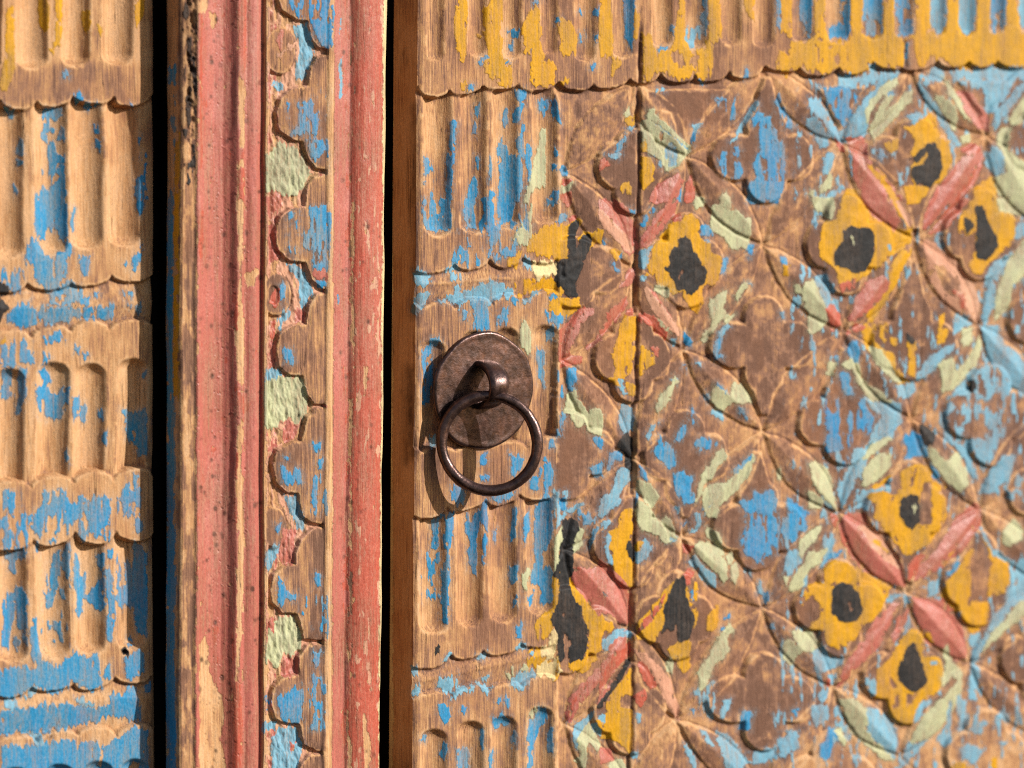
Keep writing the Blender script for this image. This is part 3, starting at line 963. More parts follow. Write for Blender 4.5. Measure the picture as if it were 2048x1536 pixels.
r 290,910 330,800 420,740 380,830
k 700,520 770,390 830,320 810,400 720,560
k 870,230 930,240 1050,250 1130,330 1220,420 1260,550 1270,690 1200,710 1130,620 980,580 900,400
y 930,480 1000,490 1050,580 990,590
y 830,500 880,480 930,520 940,650 960,700 1060,690 1090,780 1080,880 1040,960 960,1000 930,1010 880,1080 850,1190 780,1210 700,1160 680,1040 650,1010 580,1000 590,880 600,780 690,720 730,640 760,560
x 870,570 900,640 940,760 965,860 940,910 880,940 820,920 760,860 750,790 800,680
e 680,870 720,850 750,900 720,940 690,920
e 720,990 770,980 770,1070 720,1080
e 820,980 880,960 870,1050 830,1050
l 520,900 570,860 590,960 550,990
l 980,720 1060,710 1070,760 1000,750
l 800,450 830,360 850,440
y 1150,90 1290,60 1300,200 1280,300 1190,330 1130,260 1080,230 1120,130
r 1080,240 1180,320 1150,330 1080,280
e 1310,0 1460,0 1480,180 1350,220 1300,190
y 1470,0 1590,0 1560,150 1450,210
y 1240,290 1350,250 1440,260 1430,420 1320,510 1260,410
g 1100,600 1130,580 1160,620 1150,730 1200,760 1240,810 1230,860 1150,830 1090,900 1110,740
g 300,1010 400,1010 500,1080 540,1200 480,1210 360,1120
l 500,1080 620,1100 710,1180 740,1330 730,1470 640,1440 560,1340 520,1230
g 340,1100 460,1200 580,1340 720,1470 640,1470 520,1360 400,1260
g 880,1250 960,1130 1150,950 1230,850 1240,940 1150,1130 1020,1280 880,1370 840,1340
l 780,1540 820,1350 900,1330 1000,1290 900,1400 820,1490
l 870,1180 900,1040 1000,1020 920,1140
l 1380,650 1430,480 1500,360 1720,130 1800,160 1560,380 1450,560
g 1400,650 1480,490 1640,330 1720,250 1800,300 1560,480 1450,590
l 1300,500 1380,500 1370,700 1350,1000 1310,990 1320,700
l 1540,1130 1600,1130 1610,1180 1560,1170
l 1320,1230 1330,1150 1370,1060 1350,1170 1430,1180 1400,1260 1350,1280
l 1070,1290 1150,1260 1150,1340 1100,1370 1070,1340
l 1220,1250 1240,1050 1270,1020 1260,1230
l 1240,1390 1300,1350 1390,1400 1330,1500 1260,1450
l 1530,1345 1600,1340 1560,1360
y 1180,1510 1260,1500 1300,1560 1170,1560
y 1480,1470 1510,1460 1510,1536 1480,1520
l 90,1070 200,1050 220,1150 130,1210 100,1150
b 220,1220 270,1240 330,1340 260,1300 240,1420 220,1470 160,1470 160,1360 210,1330
g 270,1250 310,1230 350,1340 330,1360
l 410,1430 450,1430 460,1480 420,1490
sl .6 240,1010 290,1080 340,1250 280,1200
sl .4 1150,1010 1250,950 1200,1200 1060,1300 1080,1190"""
CH = 'blygrkpxw'
RS = 2.0; X0, Y0, NX, NY = -120, -120, 1140, 910
RX, RY = np.meshgrid(X0 + RS * np.arange(NX), Y0 + RS * np.arange(NY))
lat = sstep(1105, 1135, RX) * sstep(150, 200, RY)
post = sstep(388, 396, RX) * sstep(790, 780, RX)
nz = fbm(RX / 16, RY / 20, 1, 4) - .5; nz2 = fbm(RX / 16 + 40, RY / 20, 3, 4) - .5
gr = fbm(RX / 3.6, RY / 60, 5, 3) - .5
WX = RX + nz * (7 + 3 * lat) + (fbm(RX / 5, RY / 5, 9, 2) - .5) * 3
WY = RY + nz2 * 9 + gr * (26 - 20 * lat) + (fbm(RX / 5, RY / 5, 11, 2) - .5) * 3
sc = fbm(RX / 9, RY / 30, 6, 4) * .75 + .25 * fbm(RX / 4, RY / 60, 2, 2)
q = np.sort(sc.ravel()[::37]); SCR = (np.searchsorted(q, sc.ravel()) / len(q)).reshape(sc.shape)
FLD = {c: np.full(RX.shape, -40.0, np.float32) for c in CH}
TONE = np.full(RX.shape, .30, np.float32); STAIN = np.zeros(RX.shape, np.float32)
TONE += .35 * sstep(780, 800, RX) + .25 * lat - .10 * post
TONE += .35 * sstep(115, 140, RY) * sstep(215, 195, RY) * (RX < 320)
def draw(c, P, dens=None, raw=False, soft=13.0):
    global TONE
    a = np.asarray(P, float); m = 30
    i0 = int(max(0, (a[:, 0].min() - m - X0) // RS)); i1 = int(min(NX, (a[:, 0].max() + m - X0) // RS + 2))
    j0 = int(max(0, (a[:, 1].min() - m - Y0) // RS)); j1 = int(min(NY, (a[:, 1].max() + m - Y0) // RS + 2))
    if i1 <= i0 or j1 <= j0: return
    S = (slice(j0, j1), slice(i0, i1))
    sd = polysd(RX[S], RY[S], P) if raw else polysd(WX[S], WY[S], P)
    if c == 'd':
        STAIN[S] = np.maximum(STAIN[S], sstep(-soft, soft * .9, sd) * (.45 + .55 * SCR[S])); return
    if dens is not None: sd = np.minimum(sd, (SCR[S] - (1 - dens)) * 38)
    if c in 'etn':
        for o in CH: FLD[o][S] = np.minimum(FLD[o][S], -sd)
        if c == 'n': TONE[S] = np.maximum(TONE[S], .78 * sstep(-3, 3, sd))
        if c == 't': TONE[S] = np.where(sd > 0, np.minimum(TONE[S], .15), TONE[S])
        return
    for o in CH:
        FLD[o][S] = np.maximum(FLD[o][S], sd) if o == c else np.minimum(FLD[o][S], -sd)
ox = oy = 0; k = 1
for ln in PAINT.splitlines():
    w = ln.split()
    if not w: continue
    if w[0] == 'LOBES':
        for P in LOBES: draw('n', P, raw=True)
        for a, b, c, d in BOSS: draw('n', [(a + c * math.cos(t), b + d * math.sin(t)) for t in np.linspace(0, 6.1, 16)], raw=True)
        draw('t', [(655, -300), (670, -300), (662, 1800), (650, 1800)], raw=True)
        draw('t', [(526, -300), (536, -300), (530, 1800), (520, 1800)], raw=True)
    elif len(w) == 1:
        if w[0] == 'P': ox = oy = 0; k = 1
        else: ox = {'A': 0, 'B': 400, 'C': 800, 'D': 1200, 'E': 1600}[w[0][0]]; oy = [0, 400, 800, 1136][int(w[0][1]) - 1]; k = 3.84
    elif w[0][0] == 's' and len(w[0]) == 2: draw(w[0][1], tile(' '.join(w[2:]), ox, oy, k), float(w[1]) * (.92 if ox == 400 else 1))
    else: draw(w[0], tile(' '.join(w[1:]), ox, oy, k))
for i in range(260):
    a = rng.rand(); x = 398 + 74 * rng.rand() if a < .6 else (488 + 36 * rng.rand() if a < .75 else 680 + 80 * rng.rand()); y = -60 + 1680 * rng.rand()
    r = 1.5 + 3.2 * rng.rand() ** 2; draw('d', [(x + r * math.cos(t), y + 1.4 * r * math.sin(t)) for t in np.linspace(0, 5.5, 7)], raw=True, soft=2.0)
# worn flecks in every coat, fewer in the thick green and black
fl = np.clip(fbm(RX / 6, RY / 16, 13, 4) - .62, 0, 1) * 60
fl *= 1 - .6 * post
for c in CH: FLD[c] += ((3.2 if c == 'x' else 1.6) + .8 * lat * (0 if c in 'xrb' else 1) - fl * (.35 if c in 'gxw' else 1)).astype(np.float32)
TONE += ((fbm(RX / 40, RY / 90, 8, 4) - .5) * 1.0 + gr * .22 + (fbm(RX / 10, RY / 13, 4, 4) - .5) * .75 * (.35 + .65 * lat)).astype(np.float32)
def samp(A, x, y):
    u = np.clip((x - X0) / RS, 0, NX - 1.001); v = np.clip((y - Y0) / RS, 0, NY - 1.001)
    i = u.astype(int); j = v.astype(int); a = u - i; b = v - j
    return (A[j, i] * (1 - a) + A[j, i + 1] * a) * (1 - b) + (A[j + 1, i] * (1 - a) + A[j + 1, i + 1] * a) * b

# ---------------------------------------------------------------- materials
def mat(name):
    m = bpy.data.materials.new(name); m.use_nodes = True
    return m, m.node_tree, m.node_tree.nodes['Principled BSDF']
def wood_material():
    m, t, b = mat("painted_wood"); N = t.nodes; L = t.links
    def new(ty, **kw):
        n = N.new(ty)
        for a, v in kw.items(): setattr(n, a, v)
        return n
    def val(s, v):
        if hasattr(v, 'is_output'): L.new(v, s)
        else: s.default_value = v
    def math_(op, a, b_=0.0, clamp=False):
        n = new('ShaderNodeMath', operation=op, use_clamp=clamp); val(n.inputs[0], a); val(n.inputs[1], b_); return n.outputs[0]
    def mix(f, a, b_):
        n = new('ShaderNodeMix', data_type='RGBA'); val(n.inputs[0], f); val(n.inputs[6], a); val(n.inputs[7], b_); return n.outputs[2]
    def rgb(r, g, b_): return (r, g, b_, 1)
    tc = new('ShaderNodeTexCoord')
    def noise(scale, sx, sy, sz, det=3, rough=.6):
        mp = new('ShaderNodeMapping'); L.new(tc.outputs['Object'], mp.inputs[0]); mp.inputs['Scale'].default_value = (sx, sy, sz)
        n = new('ShaderNodeTexNoise'); L.new(mp.outputs[0], n.inputs['Vector']); n.inputs['Scale'].default_value = scale
        n.inputs['Detail'].default_value = det; n.inputs['Roughness'].default_value = rough; return n.outputs['Fac']
    grain = noise(680, 1, 1, .05, 4, .7); fine = noise(760, 1, 1, .6, 4, .75); coarse = noise(55, 1, 1, .45, 4); pore = noise(800, 1, 1, .07, 3)
    big = noise(22, 1, 1, .5, 3); fibre = noise(1500, 1, 1, .035, 2, .5); ck = noise(260, 1, 1, .022, 2, .5); speck = noise(1250, 1, 1, .8, 2, .6)
    crack = math_('MULTIPLY', math_('SUBTRACT', .011, math_('ABSOLUTE', math_('SUBTRACT', ck, .5))), 110.0, True)
    crack = math_('MULTIPLY', crack, math_('MULTIPLY', math_('SUBTRACT', coarse, .48), 7.0, True))
    def attr(nm):
        a = new('ShaderNodeAttribute', attribute_name=nm); s = new('ShaderNodeSeparateColor'); L.new(a.outputs['Color'], s.inputs[0])
        return list(s.outputs)
    A = attr('p1') + attr('p2') + attr('p3'); T = attr('p4')
    # bare wood: sanded tan -> weathered brown, with grain
    gv = math_('ADD', math_('MULTIPLY', math_('SUBTRACT', grain, .5), 1.2), math_('MULTIPLY', math_('SUBTRACT', fibre, .5), 1.5))
    gtone = math_('ADD', T[0], math_('MULTIPLY', gv, T[2]))
    gtone = math_('ADD', gtone, math_('MULTIPLY', math_('SUBTRACT', fine, .5), .9), True)
    cr = new('ShaderNodeValToRGB'); L.new(gtone, cr.inputs[0]); e = cr.color_ramp.elements
    e[0].position = 0; e[0].color = rgb(.575, .340, .178); e[1].position = 1; e[1].color = rgb(.155, .078, .050)
    for p, c in ((.30, (.52, .282, .125)), (.55, (.375, .188, .092)), (.80, (.245, .128, .083))):
        x = e.new(p); x.color = rgb(*c)
    col = cr.outputs[0]
    pr = math_('MULTIPLY', math_('SUBTRACT', .36, pore, True), 5.0, True)
    col = mix(math_('MULTIPLY', pr, .55), col, rgb(.085, .042, .024))
    col = mix(math_('MULTIPLY', math_('SUBTRACT', big, .48), 2.2, True), col, mix(.55, col, rgb(.42, .175, .075)))
    col = mix(math_('MULTIPLY', crack, .8), col, rgb(.045, .022, .013))
    spec = {'b': ((.028, .230, .44), (.125, .32, .40), (.012, .180, .45)), 'l': ((.17, .37, .49), (.10, .26, .36), (.27, .44, .49)),
            'y': ((.60, .295, .008), (.37, .215, .014), (.66, .28, .010)), 'g': ((.47, .47, .27), (.33, .38, .26), (.54, .49, .28)),
            'r': ((.44, .085, .050), (.35, .060, .038), (.50, .175, .12)), 'k': ((.43, .122, .092), (.36, .070, .046), (.52, .235, .185)),
            'p': ((.58, .30, .19), (.47, .19, .12), (.62, .38, .25)), 'x': ((.017, .017, .018), (.030, .029, .029), (.012, .012, .013)),
            'w': ((.70, .55, .27), (.55, .42, .20), (.75, .62, .36))}
    thn = math_('MULTIPLY', math_('SUBTRACT', fine, .5), 8.0)
    thg = math_('MULTIPLY', math_('SUBTRACT', grain, .5), 7.0)
    th = math_('ADD', thn, thg)
    tot = None
    stk = math_('ADD', math_('MULTIPLY', math_('SUBTRACT', grain, .5), .8), math_('MULTIPLY', math_('SUBTRACT', fine, .5), .6))
    va = math_('MULTIPLY', math_('SUBTRACT', math_('ADD', coarse, stk), .36), 3.0, True); vb = math_('MULTIPLY', math_('SUBTRACT', math_('ADD', big, stk), .46), 3.0, True)
    for i, c in enumerate(CH):
        f = math_('MULTIPLY', A[i], 24.0)
        f = math_('ADD', math_('MULTIPLY', math_('ADD', f, th), .8), .5, True)
        c0, c1, c2 = spec[c]
        if c in 'blg':   # thin residue left in the pores around the coat
            wa = math_('MULTIPLY', math_('ADD', math_('MULTIPLY', A[i], 24.0), 15.0), 1 / 17.0, True)
            wa = math_('MULTIPLY', math_('MULTIPLY', wa, wa), math_('MULTIPLY', math_('SUBTRACT', math_('ADD', fine, math_('MULTIPLY', grain, .5)), .68), 5.0, True))
            col = mix(math_('MULTIPLY', wa, .55), col, rgb(*c1))
        pc = mix(math_('MULTIPLY', va, .75), rgb(*c0), rgb(*c1)); pc = mix(math_('MULTIPLY', vb, .6), pc, rgb(*c2))
        pc = mix(math_('MULTIPLY', math_('SUBTRACT', math_('ADD', coarse, math_('MULTIPLY', stk, 1.4)), .40), 1.5 if c not in 'x' else .3, True), pc, rgb(.30, .165, .095))
        # rubbed through along the grain
        hole = math_('MULTIPLY', math_('SUBTRACT', math_('MAXIMUM', pore, grain), .66 if c in 'blrk' else .72), 9.0, True)
        f2 = math_('MULTIPLY', f, math_('SUBTRACT', 1.0, math_('MULTIPLY', hole, .55)))
        col = mix(f2, col, pc); tot = f if tot is None else math_('MAXIMUM', tot, f)
    dk = math_('MULTIPLY', math_('SUBTRACT', fine, .38), 2.2, True)
    col = mix(math_('MULTIPLY', T[1], .85), col, rgb(.035, .017, .010))
    sh = math_('ADD', math_('MULTIPLY', dk, .36), .74); sh = math_('ADD', sh, math_('MULTIPLY', math_('SUBTRACT', speck, .5), .55))
    hs = new('ShaderNodeHueSaturation'); L.new(col, hs.inputs['Color']); L.new(sh, hs.inputs['Value'])
    hs.inputs['Saturation'].default_value = 1.0
    L.new(hs.outputs[0], b.inputs['Base Color'])
    ro = math_('SUBTRACT', .80, math_('MULTIPLY', tot, .22)); ro = math_('ADD', ro, math_('MULTIPLY', math_('SUBTRACT', fine, .5), .3)); rd = math_('MULTIPLY', math_('ADD', math_('MAXIMUM', A[4], A[5]), .04), 12.0, True)
    ro = math_('SUBTRACT', ro, math_('MULTIPLY', rd, .16)); L.new(ro, b.inputs['Roughness'])
    L.new(math_('ADD', .14, math_('MULTIPLY', rd, .16)), b.inputs['Specular IOR Level'])
    b.inputs['Specular IOR Level'].default_value = .14
    hgt = math_('ADD', math_('MULTIPLY', grain, .55), math_('MULTIPLY', fine, .75))
    hgt = math_('SUBTRACT', math_('MULTIPLY', hgt, math_('SUBTRACT', 1.0, math_('MULTIPLY', tot, .45))), math_('MULTIPLY', pr, .35))
    hgt = math_('ADD', hgt, math_('MULTIPLY', tot, .8)); hgt = math_('SUBTRACT', hgt, math_('MULTIPLY', crack, .6)); hgt = math_('ADD', hgt, math_('MULTIPLY', math_('ADD', fibre, speck), .3))
    bp = new('ShaderNodeBump'); bp.inputs['Strength'].default_value = 1; bp.inputs['Distance'].default_value = .00035
    L.new(hgt, bp.inputs['Height']); L.new(bp.outputs[0], b.inputs['Normal'])
    return m
def iron_material():
    m, t, b = mat("worn_iron"); N = t.nodes; L = t.links
    tc = N.new('ShaderNodeTexCoord')
    def noise(s, d=4):
        n = N.new('ShaderNodeTexNoise'); L.new(tc.outputs['Object'], n.inputs['Vector']); n.inputs['Scale'].default_value = s
        n.inputs['Detail'].default_value = d; n.inputs['Roughness'].default_value = .65; return n.outputs['Fac']
    a = noise(140); f = noise(900, 3); g = noise(330, 3)
    cr = N.new('ShaderNodeValToRGB'); L.new(a, cr.inputs[0]); e = cr.color_ramp.elements
    e[0].position = .3; e[0].color = (.040, .022, .018, 1); e[1].position = .75; e[1].color = (.150, .074, .056, 1)
    x = e.new(.52); x.color = (.085, .046, .038, 1)
    mx = N.new('ShaderNodeMix'); mx.data_type = 'RGBA'; mx.blend_type = 'MULTIPLY'; mx.inputs[0].default_value = .6
    L.new(cr.outputs[0], mx.inputs[6]); c2 = N.new('ShaderNodeValToRGB'); L.new(f, c2.inputs[0])
    c2.color_ramp.elements[0].position = .3; c2.color_ramp.elements[0].color = (.55, .53, .52, 1); c2.color_ramp.elements[1].position = .62
    L.new(c2.outputs[0], mx.inputs[7]); L.new(mx.outputs[2], b.inputs['Base Color'])
    b.inputs['Metallic'].default_value = .7; b.inputs['Specular IOR Level'].default_value = .7
    r = N.new('ShaderNodeMapRange'); L.new(g, r.inputs[0]); r.inputs[1].default_value = .3; r.inputs[2].default_value = .7
    r.inputs[3].default_value = .20; r.inputs[4].default_value = .46; L.new(r.outputs[0], b.inputs['Roughness'])
    ad = N.new('ShaderNodeMath'); ad.operation = 'ADD'; L.new(f, ad.inputs[0]); L.new(g, ad.inputs[1])
    bp = N.new('ShaderNodeBump'); bp.inputs['Distance'].default_value = .00014; bp.inputs['Strength'].default_value = .8
    L.new(ad.outputs[0], bp.inputs['Height']); L.new(bp.outputs[0], b.inputs['Normal'])
    return m
def dark_material():
    m, t, b = mat("gap_black"); N = t.nodes; L = t.links  # near-black colour stands in for the shade deep in the gaps
    n = N.new('ShaderNodeTexNoise'); n.inputs['Scale'].default_value = 60; cr = N.new('ShaderNodeValToRGB'); L.new(n.outputs[0], cr.inputs[0])
    cr.color_ramp.elements[0].color = (.006, .004, .003, 1); cr.color_ramp.elements[1].color = (.02, .013, .009, 1)
    L.new(cr.outputs[0], b.inputs['Base Color']); b.inputs['Roughness'].default_value = .9; b.inputs['Specular IOR Level'].default_value = .1
    return m
def plain_material():
    m, t, b = mat("bare_timber"); N = t.nodes; L = t.links
    tc = N.new('ShaderNodeTexCoord'); mp = N.new('ShaderNodeMapping'); L.new(tc.outputs['Object'], mp.inputs[0]); mp.inputs['Scale'].default_value = (1, 1, .06)
    n = N.new('ShaderNodeTexNoise'); L.new(mp.outputs[0], n.inputs['Vector']); n.inputs['Scale'].default_value = 500; n.inputs['Detail'].default_value = 4
    cr = N.new('ShaderNodeValToRGB'); L.new(n.outputs[0], cr.inputs[0]); cr.color_ramp.elements[0].position = .3; cr.color_ramp.elements[1].position = .7
    cr.color_ramp.elements[0].color = (.16, .075, .035, 1); cr.color_ramp.elements[1].color = (.42, .22, .10, 1)
    L.new(cr.outputs[0], b.inputs['Base Color']); b.inputs['Roughness'].default_value = .8
    return m
WOOD = wood_material(); IRON = iron_material(); DARK = dark_material(); BARE = plain_material()

# ---------------------------------------------------------------- object building
def thing(name, label, cat, loc):
    o = bpy.data.objects.new(name, None); SC.collection.objects.link(o); o.location = loc; o.empty_display_size = .02
    o['label'] = label; o['category'] = cat; bpy.context.view_layer.update(); return o
def mesh_obj(name, V, Q, m, parent=None, attrs=None, normals=None):
    me = bpy.data.meshes.new(name); n = len(Q); kk = Q.shape[1]
    me.vertices.add(len(V)); me.vertices.foreach_set('co', np.ascontiguousarray(V, np.float32).ravel())
    me.loops.add(n * kk); me.loops.foreach_set('vertex_index', np.ascontiguousarray(Q, np.int32).ravel())
    me.polygons.add(n); me.polygons.foreach_set('loop_start', np.arange(n, dtype=np.int32) * kk)
    me.polygons.foreach_set('use_smooth', np.ones(n, bool))
    me.update(calc_edges=True); me.materials.append(m)
    if attrs:
        for nm, a in attrs.items():
            at = me.attributes.new(nm, 'FLOAT_COLOR', 'POINT'); at.data.foreach_set('color', np.ascontiguousarray(a, np.float32).ravel())
    if normals is not None: me.normals_split_custom_set_from_vertices(np.ascontiguousarray(normals, np.float32))
    o = bpy.data.objects.new(name, me); SC.collection.objects.link(o)
    if parent is not None:
        o.parent = parent
        if parent.type == 'EMPTY': o.matrix_parent_inverse = parent.matrix_world.inverted()
    return o
def paint_attrs(P, wear_and_hollow=0.0):
    x, y = project(P); n = len(P)
    f = {c: np.clip(samp(FLD[c], x, y), -24, 24) / 24 for c in CH}
    one = np.ones(n)
    st = lambda *a: np.stack(list(a) + [one], 1)
    tone = np.clip(samp(TONE, x, y) - wear_and_hollow, 0, 1.1); stn = samp(STAIN, x, y)
    thick = 0
    for c in CH: thick = np.maximum(thick, np.clip(f[c] * 24 * .8 + .5, 0, 1) * {'g': .42, 'x': .30, 'w': .42, 'y': .20}.get(c, .16))
    return {'p1': st(f['b'], f['l'], f['y']), 'p2': st(f['g'], f['r'], f['k']), 'p3': st(f['p'], f['x'], f['w']), 'p4': st(tone, stn, one)}, thick * .001
def blur(A, n):
    for ax in (0, 1):
        c = np.cumsum(np.concatenate([np.repeat(np.take(A, [0], ax), n + 1, ax), A, np.repeat(np.take(A, [-1], ax), n, ax)], ax), ax)
        hi = np.take(c, range(2 * n + 1, c.shape[ax]), ax); lo = np.take(c, range(0, c.shape[ax] - 2 * n - 1), ax); A = (hi - lo) / (2 * n + 1)
    return A
def carved(base, H, ids, names, parent, tadd=0.0, own=None, gstr=None):
    """base: (R,C,3) points of the flat face, H: carving height in metres; splits the sheet into one object per carved piece"""
    R, C = H.shape
    ix = np.arange(C)[None] + 0 * H; iy = np.arange(R)[:, None] + 0 * H
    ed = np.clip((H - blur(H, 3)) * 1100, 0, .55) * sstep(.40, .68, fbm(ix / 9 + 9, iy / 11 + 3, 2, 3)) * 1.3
    wear_and_hollow = ed - np.clip((blur(H, 3) - H) * 500, 0, .25) - tadd  # raised edges worn paler, hollows browner
    P = base.copy(); P[..., 1] -= H
    att, thick = paint_attrs(P.reshape(-1, 3), wear_and_hollow.ravel())
    att['p4'][:, 2] = 1 if gstr is None else gstr.ravel()
    P[..., 1] -= thick.reshape(R, C)
    du = np.zeros_like(P); dv = np.zeros_like(P)
    du[:, 1:-1] = P[:, 2:] - P[:, :-2]; du[:, 0] = P[:, 1] - P[:, 0]; du[:, -1] = P[:, -1] - P[:, -2]
    dv[1:-1] = P[2:] - P[:-2]; dv[0] = P[1] - P[0]; dv[-1] = P[-1] - P[-2]
    Nn = np.cross(dv, du); Nn /= np.linalg.norm(Nn, axis=2, keepdims=True) + 1e-12
    idx = np.arange(R * C).reshape(R, C)
    Q = np.stack([idx[:-1, :-1], idx[1:, :-1], idx[1:, 1:], idx[:-1, 1:]], -1).reshape(-1, 4)
    qi = ids[:-1, :-1].ravel(); order = np.argsort(qi, kind='stable'); qs = qi[order]
    cut = np.flatnonzero(np.diff(qs)) + 1
    Pf = P.reshape(-1, 3); Nf = Nn.reshape(-1, 3); out = []; made = {}
    for grp in np.split(order, cut):
        if len(grp) < 6: continue
        k = int(qi[grp[0]]); fq = Q[grp]; u, inv = np.unique(fq, return_inverse=True)
        pa = parent
        if own is not None:
            w = own(k, u % C, u // C)
            if w in made: pa = made[w]
        made[k] = mesh_obj(names[k], Pf[u], inv.reshape(-1, 4), WOOD, pa, {a: v[u] for a, v in att.items()}, Nf[u]); out.append(made[k])
    return P, out
def strip(name, top, depth, n, parent, m=None, bare=False):
    """side of a board: from an edge line straight back into the wall"""
    R = len(top); P = np.repeat(top[:, None, :], n + 1, 1); back = np.median(top[:, 1]) + depth; P[..., 1] += np.linspace(0, 1, n + 1)[None] * (back - top[:, 1])[:, None]
    P = P.reshape(-1, 3); idx = np.arange(R * (n + 1)).reshape(R, n + 1)
    Q = np.stack([idx[:-1, :-1], idx[1:, :-1], idx[1:, 1:], idx[:-1, 1:]], -1).reshape(-1, 4)
    att, _ = paint_attrs(P)
    if bare:
        for a in ('p1', 'p2', 'p3'): att[a][:, :3] = -1
        att['p4'][:, 0] = .4
    return mesh_obj(name, P, Q, m or WOOD, parent, att)
def box(name, x0, x1, y0, y1, z0, z1, m, parent=None):
    V = np.array([(x, y, z) for x in (x0, x1) for y in (y0, y1) for z in (z0, z1)])
    Q = np.array([(0, 1, 3, 2), (4, 6, 7, 5), (0, 4, 5, 1), (2, 3, 7, 6), (0, 2, 6, 4), (1, 5, 7, 3)])
    o = mesh_obj(name, V, Q, m, parent); o.data.polygons.foreach_set('use_smooth', [False] * 6); return o
def scal(x, cusps, bul):
    """scalloped edge: cusps joined by half-round bulges"""
    c = np.array(cusps, float); y = np.interp(x, c[:, 0], c[:, 1])
    for i, b in enumerate(bul):
        (xa, ya), (xb, yb) = c[i], c[i + 1]; t = np.clip((x - (xa + xb) / 2) / ((xb - xa) / 2), -1, 1)
        y = np.where((x >= xa) & (x <= xb), y + (b - (ya + yb) / 2) * np.sqrt(1 - t * t) ** .9, y)
    return y
def flute(X, Y, f, dep):
    cx, w, ya, yb = f; e = .75 * w; lo, hi = ya + e, yb - e
    dy = np.where(Y < lo, (lo - Y) / .75, np.where(Y > hi, (Y - hi) / .75, 0))
    r = np.sqrt(((X - cx) / w) ** 2 + (dy / w) ** 2)
    return np.where(r < 1, -dep * np.clip(1 - r * r, 0, 1) ** .80, 0), r < 1
def grid(xa, xb, ya, yb, step, skew):
    ys = np.arange(ya, yb + .1, step); xs = np.arange(xa, xb + .1, step)
    X, Y = np.meshgrid(xs, ys); return X + skew(X, Y), Y
mm = .001
YA, YB = -76, 1612
